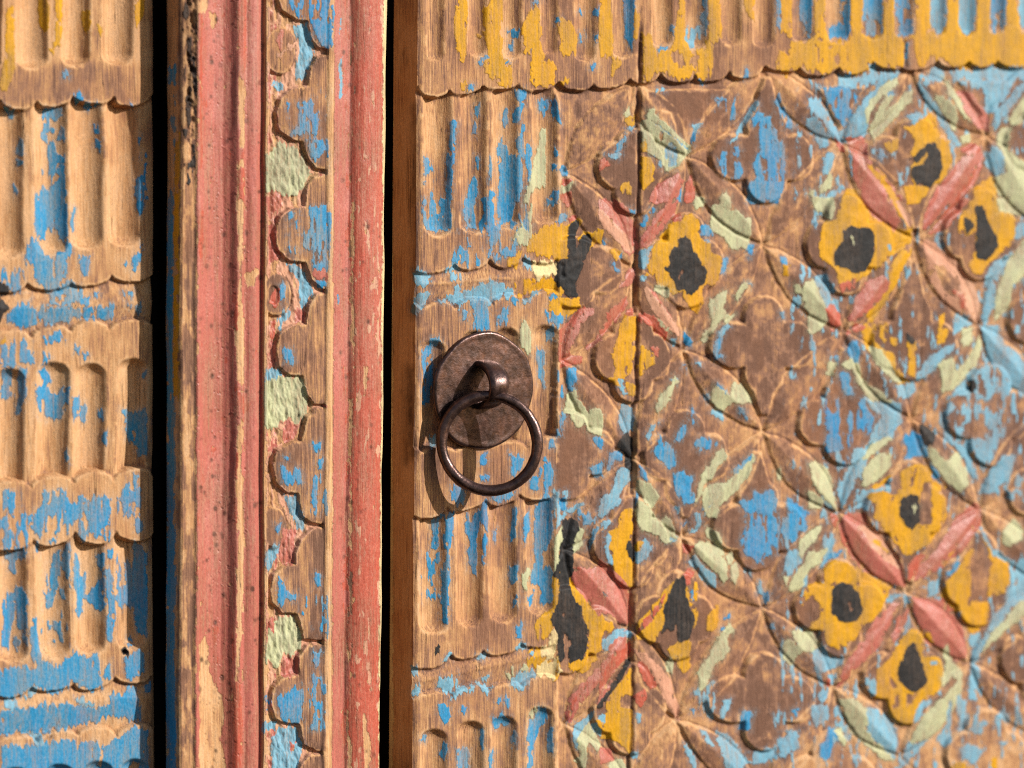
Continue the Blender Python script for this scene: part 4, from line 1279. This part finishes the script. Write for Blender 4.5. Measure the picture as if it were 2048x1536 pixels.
# ================================================================ LEFT LEAF
def build_left():
    X, Y = grid(-76, 308, YA, YB, 2, lambda X, Y: (fbm(Y / 130, Y * 0, 5, 3) - .5) * 4 * np.clip((X - 250) / 58, 0, 1))
    base = unproject(X, Y, 0)
    J = X + (fbm(X / 14, Y / 14, 2, 2) - .5) * 4; K = Y + (fbm(X / 14, Y / 14, 4, 2) - .5) * 4
    E1 = scal(J, [(-75, 195), (0, 198), (74, 200), (147, 190), (227, 193), (310, 180)], [215, 221, 216, 209, 214])
    E2 = scal(J, [(-30, 565), (55, 561), (142, 561), (225, 548), (310, 543)], [588, 582, 574, 566])
    E3 = scal(J, [(-20, 685), (62, 680), (142, 668), (219, 663), (312, 660)], [659, 652, 641, 639])
    E4 = scal(J, [(-25, 985), (62, 980), (146, 972), (227, 964), (310, 957)], [960, 951, 941, 936])
    E5 = scal(J, [(-25, 1080), (68, 1075), (151, 1058), (232, 1060), (312, 1062)], [1104, 1094, 1091, 1084])
    E6 = scal(J, [(-25, 1376), (65, 1372), (148, 1364), (229, 1352), (304, 1354)], [1397, 1384, 1382, 1368])
    E7 = scal(J, [(-10, 1492), (73, 1488), (154, 1475), (232, 1475), (308, 1458)], [1471, 1462, 1454, 1449])
    R1 = np.interp(X, [0, 310], [618, 606]); R2 = np.interp(X, [0, 310], [1418, 1393])
    H = np.zeros_like(X)
    H += np.where(K > E1, -2.0 * np.exp(-np.clip(K - E1, 0, 1e9) / 70), 0)
    H += np.where((K < E4) & (K > E3), -1.9 * np.exp(-np.clip(E4 - K, 0, 1e9) / 60), 0)
    H += np.where((K > E5) & (K < E6), -2.0 * np.exp(-np.clip(K - E5, 0, 1e9) / 60), 0)
    def recess(a, r, b, d=3.2, up=2.4):
        m = (K > a) & (K < b)
        h = np.where(K < r, -d + up * np.clip((K - a) / (r - a), 0, 1) ** .8, -d + up * np.clip((b - K) / (b - r), 0, 1) ** .8)
        return m, h
    ids = np.zeros(X.shape, int); names = {0: 'board'}; nid = 1
    zones = [(-1e9, E1, [(-18, 20, -300, 140), (64, 32, -300, 138), (152, 29, -300, 133), (236, 31, -300, 130)]),
             (E1, E2, [(14, 33, 100, 517), (103, 33, 100, 511), (174, 32, 100, 499), (248, 32, 100, 494), (-58, 30, 100, 520)]),
             (E3, E4, [(20, 30, 737, 1200), (107, 32, 724, 1200), (181, 31, 727, 1200), (266, 30, 717, 1200), (-60, 30, 735, 1200)]),
             (E5, E6, [(23, 32, 900, 1326), (106, 32, 900, 1317), (180, 30, 900, 1310), (262, 30, 900, 1300), (-58, 30, 900, 1330)]),
             (E7, 1e9, [(30, 32, 1535, 1900), (118, 30, 1528, 1900), (196, 30, 1522, 1900), (270, 28, 1518, 1900)])]
    for a, b, fl in zones:
        for f in fl:
            h, m = flute(X + (fbm(X / 120, Y / 110, 2, 2) - .5) * 5 + (J - X) * .18, Y + (K - Y) * .7, f, 5.4); m &= (K > a) & (K < b)
            if not m.any(): continue
            H = np.where(m, H + h, H); ids[m] = nid; names[nid] = 'flute'; nid += 1
    for a, r, b in ((E2, R1, E3), (E6, R2, E7)):
        m, h = recess(a, r, b); H = np.where(m, h, H); ids[m] = nid; names[nid] = 'ridge_moulding'; nid += 1
    m = (K >= E4) & (K <= E5); ids[m] = nid; names[nid] = 'scalloped_band'
    H -= np.clip((X - 288) / 20, 0, 1) ** 1.5 * 1.6
    nh = np.sqrt((X - 251) ** 2 + (Y - 1304) ** 2); H -= 5 * sstep(5.5, 2.5, nh)
    H = blur(H, 1); H += (fbm(X / 5, Y / 70, 6, 3) - .5) * .22 + (fbm(X / 30, Y / 60, 7, 3) - .5) * .32
    lab = thing('door_leaf', 'left door leaf of bare tan wood with fluted rows and flaking blue paint', 'door', unproject(120, 1600, -.02))
    fm = np.isin(ids, [k for k, v in names.items() if v == 'flute'])
    P, _ = carved(base, H * mm, ids, names, lab, np.where(fm, -.22, .02), lambda k, c, r: 0)
    strip('board_edge', P[:, -1], .034, 6, lab)
    a = P[..., 0].min(); b = P[0, -1, 0] - .001
    box('light_block_slab', a, b, .008, .034, P[..., 2].min() - .05, P[..., 2].max() + .05, BARE, lab)  # unseen slab added behind the carved sheet to block light
    return P
# ================================================================ RIGHT LEAF
COLS = [(1133, [345, 720, 1100, 1450]), (1272, [165, 535, 920, 1258, 1620]), (1377, [-60, 313, 700, 1075, 1440]), (1532, [135, 490, 865, 1218, 1590]),
        (1687, [-60, 287, 662, 1027, 1375]), (1825, [140, 477, 838, 1187, 1512]), (1966, [-60, 272, 650, 1020, 1328]), (2098, [110, 460, 815, 1165, 1480]), (2235, [-60, 270, 640, 1000, 1310, 1620])]
XOFF = {535: -1, 700: -6, 1075: -6, 1440: -20, 1218: -2, 662: 6, 1027: -5, 1375: -14, 272: 10, 650: -6, 1328: -22, 1187: -8, 1512: -20, 838: 4, 720: -8, 1258: -8, 1020: -1, 477: 8}
FLOW = [(1272, 330, 75, 55, 70, 100, ''), (1268, 715, 78, 72, 85, 90, ''), (1265, 1085, 78, 72, 90, 90, ''), (1262, 1420, 75, 70, 90, 90, ''),
        (1150, 540, 10, 95, 65, 75, ''), (1138, 905, 18, 92, 80, 95, ''), (1136, 1262, 18, 100, 85, 85, ''),
        (1375, 528, 92, 74, 105, 88, ''), (1372, 915, 82, 85, 92, 120, 'B'), (1358, 1240, 82, 74, 95, 80, ''),
        (1535, 315, 110, 92, 160, 90, 'T'), (1530, 690, 108, 100, 95, 140, 'B'), (1517, 1055, 88, 92, 150, 86, 'T'), (1530, 1400, 112, 100, 92, 110, ''),
        (1695, 490, 80, 92, 108, 98, ''), (1692, 845, 92, 70, 150, 85, 'T'), (1682, 1215, 90, 88, 92, 98, ''), (1665, 1560, 90, 90, 95, 95, ''),
        (1834, 320, 100, 78, 85, 140, 'B'), (1826, 690, 78, 88, 170, 70, 'T'), (1820, 1020, 86, 74, 96, 145, 'B'), (1816, 1352, 88, 72, 90, 96, ''),
        (1962, 470, 72, 80, 92, 90, ''), (1982, 830, 88, 80, 105, 120, ''), (1957, 1165, 68, 72, 102, 88, ''), (1975, 1510, 80, 80, 90, 90, ''),
        (2096, 290, 80, 80, 95, 95, ''), (2100, 640, 80, 80, 95, 95, ''), (2098, 985, 80, 80, 95, 95, ''), (2085, 1320, 80, 80, 95, 95, '')]
EXTRA = [tile("385,690 1000,690 870,830 740,1000 690,1105 600,1050 560,870 430,840 375,760", 1200, 0),
         tile("160,675 530,665 420,800 330,985 260,880", 1600, 0), tile("1220,620 1640,620 1420,890 1340,780", 1600, 0)]
def build_right():
    X, Y = grid(838, 2118, YA, YB, 2, lambda X, Y: -11 * (Y / 1536) * np.clip((1300 - X) / 460, 0, 1))
    base = unproject(X, Y, 0)
    J = X + (fbm(X / 18, Y / 18, 2, 3) - .5) * 5; K = Y + (fbm(X / 18, Y / 18, 4, 3) - .5) * 5
    T1 = scal(J, [(826, 176), (838, 172), (898, 176), (967, 169), (1037, 167), (1118, 161), (1188, 167), (1261, 154), (1322, 146), (1391, 150), (1459, 141), (1531, 130), (1600, 135), (1678, 134), (1746, 125), (1808, 133), (1876, 118), (1938, 118), (1996, 120), (2060, 122), (2130, 120)],
              [176, 196, 192, 182, 184, 183, 179, 168, 167, 165, 158, 145, 153, 151, 139, 142, 137, 137, 138, 138])
    S2 = scal(J, [(800, 528), (823, 530), (909, 524), (981, 515), (1047, 511), (1112, 518)], [530, 549, 541, 537, 529])
    S3 = scal(J, [(780, 629), (844, 624), (912, 621), (985, 612), (1051, 606), (1130, 603)], [605, 602, 596, 590, 582])
    S4 = scal(J, [(780, 905), (845, 905), (912, 905), (982, 896), (1054, 899), (1120, 888)], [895, 893, 889, 882, 872])
    S5 = scal(J, [(780, 1016), (823, 1016), (896, 1008), (972, 994), (1040, 984), (1110, 984)], [1020, 1040, 1023, 1013, 1003])
    S6 = scal(J, [(780, 1318), (817, 1318), (902, 1305), (969, 1297), (1043, 1284), (1112, 1282)], [1320, 1340, 1320, 1312, 1297])
    S7 = scal(J, [(750, 1409), (821, 1409), (904, 1400), (978, 1386), (1045, 1378), (1120, 1368)], [1390, 1383, 1371, 1366, 1351])
    R1 = np.interp(X, [834, 1110], [572, 552]); R2 = np.interp(X, [826, 1090], [1368, 1312])
    latt = (J > 1116 - 4 * sstep(600, 900, Y)) & (K > T1)
    H = np.zeros_like(X)
    H += np.where(K > T1, -2.0 * np.exp(-np.clip(K - T1, 0, 1e9) / 60), 0)
    H += np.where((K < S4) & (K > S3), -2.0 * np.exp(-np.clip(S4 - K, 0, 1e9) / 50), 0)
    H += np.where((K > S5) & (K < S6), -2.0 * np.exp(-np.clip(K - S5, 0, 1e9) / 60), 0)
    ids = np.zeros(X.shape, int); crack = 1283 - 18 * np.clip(Y / 1400, -.2, 1.3) + (fbm(Y / 30, Y * 0, 3, 2) - .5) * 3
    ids[X > crack] = 1
    names = {0: 'plank', 1: 'plank'}; nid = 2
    top = [(870, 17, 122), (954, 18, 112), (1022, 21, 118), (1098, 17, 110), (1171, 22, 124), (1247, 22, 116), (1325, 21, 94), (1391, 25, 99), (1463, 21, 91), (1528, 21, 96),
           (1604, 22, 84), (1674, 25, 86), (1745, 21, 79), (1806, 20, 76), (1875, 17, 72), (1933, 18, 72), (1994, 17, 66), (2052, 17, 62), (2108, 17, 60)]
    zones = [(-1e9, T1, [(c, w, -300, b) for c, w, b in top]),
             (T1, S2, [(876, 28, 100, 473), (948, 26, 100, 467), (1012, 25, 100, 459), (1091, 25, 100, 448)]),
             (S3, S4, [(866, 25, 680, 1100), (948, 26, 662, 1100), (1012, 25, 655, 1100), (1090, 26, 650, 1100)]),
             (S5, S6, [(867, 27, 900, 1268), (940, 26, 900, 1255), (1007, 27, 900, 1246), (1081, 27, 900, 1231)]),
             (S7, 1e9, [(867, 27, 1458, 1900), (942, 27, 1442, 1900), (1008, 26, 1432, 1900), (1082, 26, 1413, 1900)])]
    for a, b, fl in zones:
        for f in fl:
            h, m = flute(X + (fbm(X / 120, Y / 110, 2, 2) - .5) * 5 + (J - X) * .18, Y + (K - Y) * .7, f, .19 * f[1]); m &= (K > a) & (K < b) & ~latt
            if not m.any(): continue
            H = np.where(m, H + h, H); ids[m] = nid; names[nid] = 'flute'; nid += 1
    for a, r, b in ((S2, R1, S3), (S6, R2, S7)):
        m = (K > a) & (K < b) & (X < 1122) & (X > 820 + 6 * sstep(1300, 600, Y))
        h = np.where(K < r, -3.0 + 2.5 * np.clip((K - a) / (r - a), 0, 1) ** .7, -3.0 + 2.0 * np.clip((b - K) / (b - r), 0, 1) ** .8)
        H = np.where(m, h, H); ids[m] = nid; names[nid] = 'ridge_moulding'; nid += 1
    m = (K >= S4) & (K <= S5) & ~latt; ids[m] = nid; names[nid] = 'scalloped_band'; nid += 1
    H -= np.clip((848 - (X + 11 * Y / 1536)) / 10, 0, 1) ** 1.6 * 1.5
    # ---- carved lattice of petals and quatrefoils
    G = -2.9 + (fbm(X / 26, Y / 26, 9, 3) - .5) * .6
    lid = ids.copy()
    near = np.full(X.shape, -99.0); qsd = np.full(X.shape, -99.0)
    nodes = [[(cx + XOFF.get(y, 0), y) for y in ys] for cx, ys in COLS]
    for i in range(len(nodes) - 1):
        for a in nodes[i]:
            for b in nodes[i + 1]:
                if not 90 < abs(a[1] - b[1]) < 245: continue
                ax, ay = a; ex, ey = b[0] - ax, b[1] - ay; Ln = math.hypot(ex, ey); ex /= Ln; ey /= Ln
                x0, x1 = min(ax, b[0]) - 45, max(ax, b[0]) + 45; y0, y1 = min(ay, b[1]) - 45, max(ay, b[1]) + 45
                bb = np.flatnonzero(((X > x0) & (X < x1) & (Y > y0) & (Y < y1)).ravel())
                if len(bb) == 0: continue
                jx = J.ravel()[bb] - ax; ky = K.ravel()[bb] - ay
                s = (jx * ex + ky * ey) / Ln * 2 - 1; t = jx * -ey + ky * ex
                w = (33 + 3 * math.sin(ax * 3.1 + b[1])) * np.clip(1 - np.abs(s / .97) ** 1.9, 0, 1)
                d = w - np.abs(t); inside = d > 0
                u = np.clip(np.abs(t) / (w + 1e-6), 0, 1)
                hp = -2.05 + (.10 + 2.65 * np.clip(w / 30, 0, 1) ** .7) * (1 - u ** 1.02) - .4 * sstep(.25, 0, np.clip(w / 30, 0, 1)) 
                g = G.ravel()[bb]; sd = np.clip(d / 2.6 + .5, 0, 1)
                hh = np.where(d > -7, g - 1.2 * np.exp(-((d + 1.6) / 1.9) ** 2), g)
                hh = hh + (np.maximum(hp, g) - hh) * sd
                G.ravel()[bb] = np.where(d > -8, np.where(inside | (d > near.ravel()[bb]), hh, g), g)
                near.ravel()[bb] = np.maximum(near.ravel()[bb], d)
                li = lid.ravel(); sel = bb[inside]; li[sel] = nid; names[nid] = 'petal'; nid += 1
                lid = li.reshape(X.shape)
    def raise_(sd, nm, off=0.0):
        nonlocal G, lid, nid, qsd
        qsd = np.maximum(qsd, sd)
        topz = .2 + off + (fbm(X / 40, Y / 40, 5, 2) - .5) * .5
        s = np.clip(sd / 3.6 + .6, 0, 1); s = s * s * (3 - 2 * s)
        lid = np.where((sd > 0) & (topz > G), nid, lid); G = np.maximum(G, G + (topz - G) * s); names[nid] = nm; nid += 1
    for (cx, cy, l, r, t, b, fl_) in FLOW:
        sd = np.full(X.shape, -99.0)
        S = (X > cx - 200) & (X < cx + 200) & (Y > cy - 220) & (Y < cy + 220)
        x = J[S] - cx; y = K[S] - cy
        def el(ox, oy, rx, ry): return (1 - np.sqrt(((x - ox) / rx) ** 2 + ((y - oy) / ry) ** 2)) * min(rx, ry)
        v = el(0, 0, .45 * (l + r) / 2, .45 * min(t, b, 110))
        if l > 30: v = np.maximum(v, el(-.56 * l, 0, .46 * l, 47))
        if r > 30: v = np.maximum(v, el(.56 * r, 0, .46 * r, 47))
        v = np.maximum(v, el(0, -.56 * min(t, 100), 41, .46 * min(t, 100)))
        v = np.maximum(v, el(0, .56 * min(b, 100), 41, .46 * min(b, 100)))
        if fl_ == 'T': v = np.maximum(v, polysd(x, y, [(-42, -40), (-8, -t), (8, -t), (42, -40), (0, 10)]))
        if fl_ == 'B': v = np.maximum(v, polysd(x, y, [(-42, 40), (-8, b), (8, b), (42, 40), (0, -10)]))
        sd[S] = v; raise_(sd, 'quatrefoil')
    for Pq in EXTRA: raise_(polysd(J, K, Pq), 'spandrel', -1.3)
    G += (.1 - G) * np.exp(-((X - 1119 + 5 * sstep(600, 900, Y)) / 7) ** 2) * sstep(10, 40, Y - T1)
    G -= 1.6 * np.exp(-np.clip(K - T1, 0, 1e9) / 12)
    H = np.where(latt, G, H); ids = np.where(latt, lid, ids)
    H -= 3.5 * np.exp(-((X - crack) / 2.6) ** 2) * sstep(20, 90, Y)
    H -= 2.5 * np.exp(-((X - 1812 - (Y - 110) * .05) / 3.0) ** 2) * sstep(75, 90, Y) * sstep(145, 130, Y)
    H = blur(H, 1); H += (fbm(X / 5, Y / 60, 6, 3) - .5) * .22 + (fbm(X / 30, Y / 40, 7, 3) - .5) * .42 + (fbm(X / 6, Y / 8, 10, 2) - .5) * .16 + latt * (np.abs(fbm(X / 30 + Y / 40, Y / 30 - X / 50, 11, 2) - .5)) * -.7
    lab = thing('door_leaf', 'wide right door leaf carved with painted petals and quatrefoils, holding the iron ring', 'door', unproject(1400, 1600, -.02))
    kind = lambda n: np.isin(ids, [k for k, v in names.items() if v == n])
    mot = fbm(X / 26, Y / 30, 12, 4)
    ta = np.where(kind('flute'), -.22, 0.0) + np.where(latt, .06, 0) - np.where(latt & (ids < 2), .16 + .22 * sstep(.40, .62, mot), 0)
    line = np.exp(-(np.minimum(np.abs(near + .5), np.abs(qsd + .5)) / 2.8) ** 2) * (.35 + .65 * sstep(.33, .52, fbm(X / 14, Y / 14, 15, 3))); ta = ta - np.where(latt, .75 * line, 0)
    ta = ta - np.where(kind('petal'), .04 + .24 * sstep(.42, .62, mot), 0) - np.where(kind('quatrefoil') | kind('spandrel'), .30 * sstep(.58, .74, mot) - .08, 0)
    ta = ta - np.where(kind('quatrefoil'), .25 * sstep(1380, 1480, Y) , 0) - .35 * sstep(1380, 1500, Y) * sstep(1500, 1850, X)
    P, _ = carved(base, H * mm, ids, names, lab, ta, lambda k, c, r: None if k < 2 else (1 if X[r, c].mean() > 1275 else 0), 1 - .5 * latt)
    strip('plank_edge', P[:, 0], .0255, 14, lab); strip('plank_edge', P[:, -1], .034, 4, lab)
    box('light_block_slab', P[:, 0, 0].max() + .0012, P[..., 0].max() - .001, .0085, .025, P[..., 2].min() - .05, P[..., 2].max() + .05, BARE, lab)  # unseen slab added to stop light behind this leaf
    return P
# ================================================================ POST
HP = .019
def build_post():
    prof = [(362, -2.2), (364, -1.2), (368, -.5), (390, -.4), (395, .5), (400, .3), (406, -.9), (420, -2.6), (438, -3.9), (455, -3.9), (466, -2.6), (473, -.7), (477, .2), (486, .3), (490, -.6), (495, -1.1),
            (500, -.5), (507, -.1), (514, -.2), (521, -1.1), (526, -2.6), (529, -4.2), (531, -4.2), (533, -1.0), (536, -.8), (541, -1.0), (655, -.7), (657, .2), (660, .5), (666, .5), (669, -.3),
            (673, -.8), (684, -1.6), (697, -2.8), (706, -3.2), (711, -2.0), (718, -.8), (728, .1), (740, .3), (752, .1), (762, -.5), (768, -1.2), (771, -1.5), (774, -1.7), (776.5, -2.4), (777, -4.5)]
    px, ph = np.array(prof).T
    skew = lambda X, Y: -((np.clip(X, 362, 800) - 362) / 415) * 15 * (Y - 60) / 1536 - 4 * (Y / 1536) * np.clip((500 - X) / 138, 0, 1) + (fbm(Y / 140 + X / 70, X / 60, 5, 3) - .5) * 5
    xs = np.concatenate([np.arange(362, 370, 1), np.arange(370, 764, 1.9), np.arange(764, 777.1, .9)])
    X0_, Y = np.meshgrid(xs, np.arange(YA, YB + .1, 2)); X = X0_ + skew(X0_, Y)
    base = unproject(X, Y, HP)
    H = np.interp(X0_, px, ph) * np.where(X0_ < 480, 1.2, 1.0)
    J = X + (fbm(X / 14, Y / 14, 2, 3) - .5) * 4; K = Y + (fbm(X / 14, Y / 14, 4, 3) - .5) * 4
    ids = np.zeros(X.shape, int); names = {0: 'post_edge', 1: 'cove_moulding', 2: 'bead_moulding', 3: 'carved_strip', 4: 'round_moulding'}
    ids[X0_ > 394] = 1; ids[X0_ > 475] = 2; ids[X0_ > 530] = 3; ids[X0_ > 669] = 4
    st = (X0_ > 541) & (X0_ < 656)
    fl = np.where(st, -3.6 + (fbm(X / 6, Y / 18, 12, 3) - .5) * 2.4, H); fl = np.where((X0_ > 534) & ~st & (X0_ <= 541), -.9, fl)
    nid = 5
    for P_ in LOBES:
        sd = polysd(J, K, P_); s = np.clip(sd / 3.5 + .6, 0, 1); s = s * s * (3 - 2 * s)
        tp = -.2 - .8 * np.exp(-np.clip(sd, 0, 99) / 9)
        m = (X0_ > 534) & (X0_ < 656); fl = np.where(m, np.maximum(fl, fl + (tp - fl) * s), fl)
        ids[m & (sd > 0)] = nid; names[nid] = 'lobe'; nid += 1
    for i, (a, b, c, d) in enumerate(BOSS):
        r = np.sqrt(((J - a) / c) ** 2 + ((K - b) / d) ** 2); sd = (1 - r) * c; s = np.clip(sd / 4 + .5, 0, 1)
        tp = -.9 - .5 * r ** 2 - (1.3 * sstep(.5, .35, np.sqrt(((J - 550) / (c * .8)) ** 2 + ((K - b) / d) ** 2)) if i == 1 else 0)
        m = (X0_ > 534) & (X0_ < 640); fl = np.where(m, np.maximum(fl, fl + (tp - fl) * s), fl)
        ids[m & (sd > 0)] = nid; names[nid] = 'boss'; nid += 1
    H = fl
    wob = (fbm(X / 60, Y / 220, 3, 2) - .5)
    H = H + (fbm(X / 5, Y / 80, 6, 3) - .5) * .34 + wob * .7 + (fbm(X / 9, Y / 30, 8, 3) - .5) * .3
    red = ((X0_ > 396) & (X0_ < 527)) | (X0_ > 671)
    pim = fbm(X / 3.5, Y / 3.5, 5, 2); H += np.where(red & (X0_ < 500), sstep(.84, .92, pim) * .5 - sstep(.16, .10, pim) * .6, 0)
    rot = sstep(372, 378, X0_) * sstep(394, 386, X0_) * sstep(420, 100, Y); H -= rot * np.clip(fbm(X / 7, Y / 14, 14, 3) - .42, 0, 1) * 7
    lab = thing('door_post', 'centre post with red mouldings and a carved scalloped strip, between the two leaves', 'door post', unproject(560, 1600, 0))
    P, _ = carved(base, H * mm, ids, names, lab, 0.0, lambda k, c, r: 3 if k > 4 else None)
    strip('post_side', P[:, 0], .013, 12, lab); strip('post_side', P[:, -1], .068, 8, lab, bare=True)
    box('post_core', P[:, 0, 0].max() + .010, P[:, -1, 0].min() - .0015, -HP + .0062, .05, P[..., 2].min() - .05, P[..., 2].max() + .05, DARK, lab)  # core coloured near black so the gap beside the post stays dark
    return P
PL = build_left(); PR = build_right(); PP = build_post()
bw = box('gap_backdrop', PL[..., 0].min() - .02, PR[..., 0].max() + .02, .10, .12, PR[..., 2].min() - .1, PR[..., 2].max() + .1, DARK)  # added dark sheet, stands in for the unlit depth behind the gaps
bw['kind'] = 'structure'
# ================================================================ RING PULL
def sheet(P, closed_u=False, closed_v=False):
    R, C = P.shape[:2]; idx = np.arange(R * C).reshape(R, C)
    if closed_u: idx = np.concatenate([idx, idx[:, :1]], 1)
    if closed_v: idx = np.concatenate([idx, idx[:1]], 0)
    return P.reshape(-1, 3), np.stack([idx[:-1, :-1], idx[1:, :-1], idx[1:, 1:], idx[:-1, 1:]], -1).reshape(-1, 4)
def build_pull():
    c = unproject(967, 781, .0015)
    T = thing('ring_pull', 'dark iron ring pull hanging from a strap staple on a round hammered back plate', 'door handle', c)
    # back plate: hammered disc with a thin rolled rim
    rad = np.concatenate([np.linspace(0.02, .95, 40), [.97, .985, .995, 1.0, 1.0, .995, .98]])
    hz = np.concatenate([.28 * sstep(.86, .95, np.linspace(0.02, .95, 40)), [0.28, -.15, -.45, -.9, -1.6, -2.2, -2.5]])
    th = np.linspace(0, 2 * math.pi, 160, endpoint=False)
    R_, T_ = np.meshgrid(rad, th, indexing='ij')
    rr = R_ * .0355 * (1 + .012 * np.sin(2 * T_ + 1) + .008 * np.sin(5 * T_) + .006 * np.sin(9 * T_ + 2))
    x = rr * np.cos(T_) * 1.0; z = rr * np.sin(T_)
    dent = (fbm(x / .007 + 50, z / .007 + 50, 4, 3) - .5) * .0005
    y = -(.0026 + hz[:, None] * mm + dent - .0011 * np.exp(-(R_ / .3) ** 2) * 0 + .0008 * (1 - R_ ** 2))
    P = np.stack([c[0] + x, y, c[2] + z], -1)
    V, Q = sheet(P, closed_u=True); mesh_obj('back_plate', V, Q[:, ::-1], IRON, T)
    # staple: flat strap bent into a half loop
    s0 = unproject(966, 769, .003); hw = .0066; a_, b_ = .0126, .0178; tk = .0042
    sec = [(-hw, 0), (-hw * .92, tk * .35), (-hw * .5, tk * .5), (hw * .5, tk * .5), (hw * .92, tk * .35), (hw, 0), (hw * .92, -tk * .35), (hw * .5, -tk * .5), (-hw * .5, -tk * .5), (-hw * .92, -tk * .35)]
    al = np.linspace(-.5 * math.pi - .35, .5 * math.pi + .35, 60); Pm = []
    for t in al:
        zc = a_ * math.sin(t); yc = b_ * max(math.cos(t), -.12); nzv = math.sin(t) / a_; nyv = max(math.cos(t), 0) / b_
        n = math.hypot(nzv, nyv) + 1e-9; nzv /= n; nyv /= n; wv = 1 + .06 * math.sin(t * 3)
        Pm.append([(s0[0] + u * wv + .0006 * math.sin(t * 2), -(.002 + yc + v * nyv), s0[2] + zc + v * nzv) for u, v in sec])
    V, Q = sheet(np.array(Pm), closed_u=True); mesh_obj('staple', V, Q, IRON, T)
    # ring, turned so that its right side stands off the door
    rc = unproject(979, 886, .0182); phi = math.radians(-27)
    e1 = np.array([math.cos(phi), math.sin(phi), 0]); e2 = np.array([0.0, .10, 1.0]); e2 /= np.linalg.norm(e2); e3 = np.cross(e1, e2)
    t = np.linspace(0, 2 * math.pi, 200, endpoint=False); s = np.linspace(0, 2 * math.pi, 24, endpoint=False)
    Tt, Ss = np.meshgrid(t, s, indexing='ij')
    tr = .0033 * (1 + .05 * np.sin(3 * Tt + 1) + .03 * np.sin(7 * Tt) + .14 * (fbm(Tt * 6 + 3, Ss * 1.5 + 7, 3, 2) - .5))
    Rm = .0283 * (1 + .012 * np.sin(2 * Tt + .4))
    sx = np.cos(Ss); sx = np.sign(sx) * np.abs(sx) ** .9
    rad_ = Rm + tr * sx
    P = rc + (rad_ * np.cos(Tt))[..., None] * e1 + (rad_ * np.sin(Tt))[..., None] * e2 + (tr * np.sin(Ss))[..., None] * e3
    V, Q = sheet(P, closed_u=True, closed_v=True); mesh_obj('ring', V, Q, IRON, T)
build_pull()
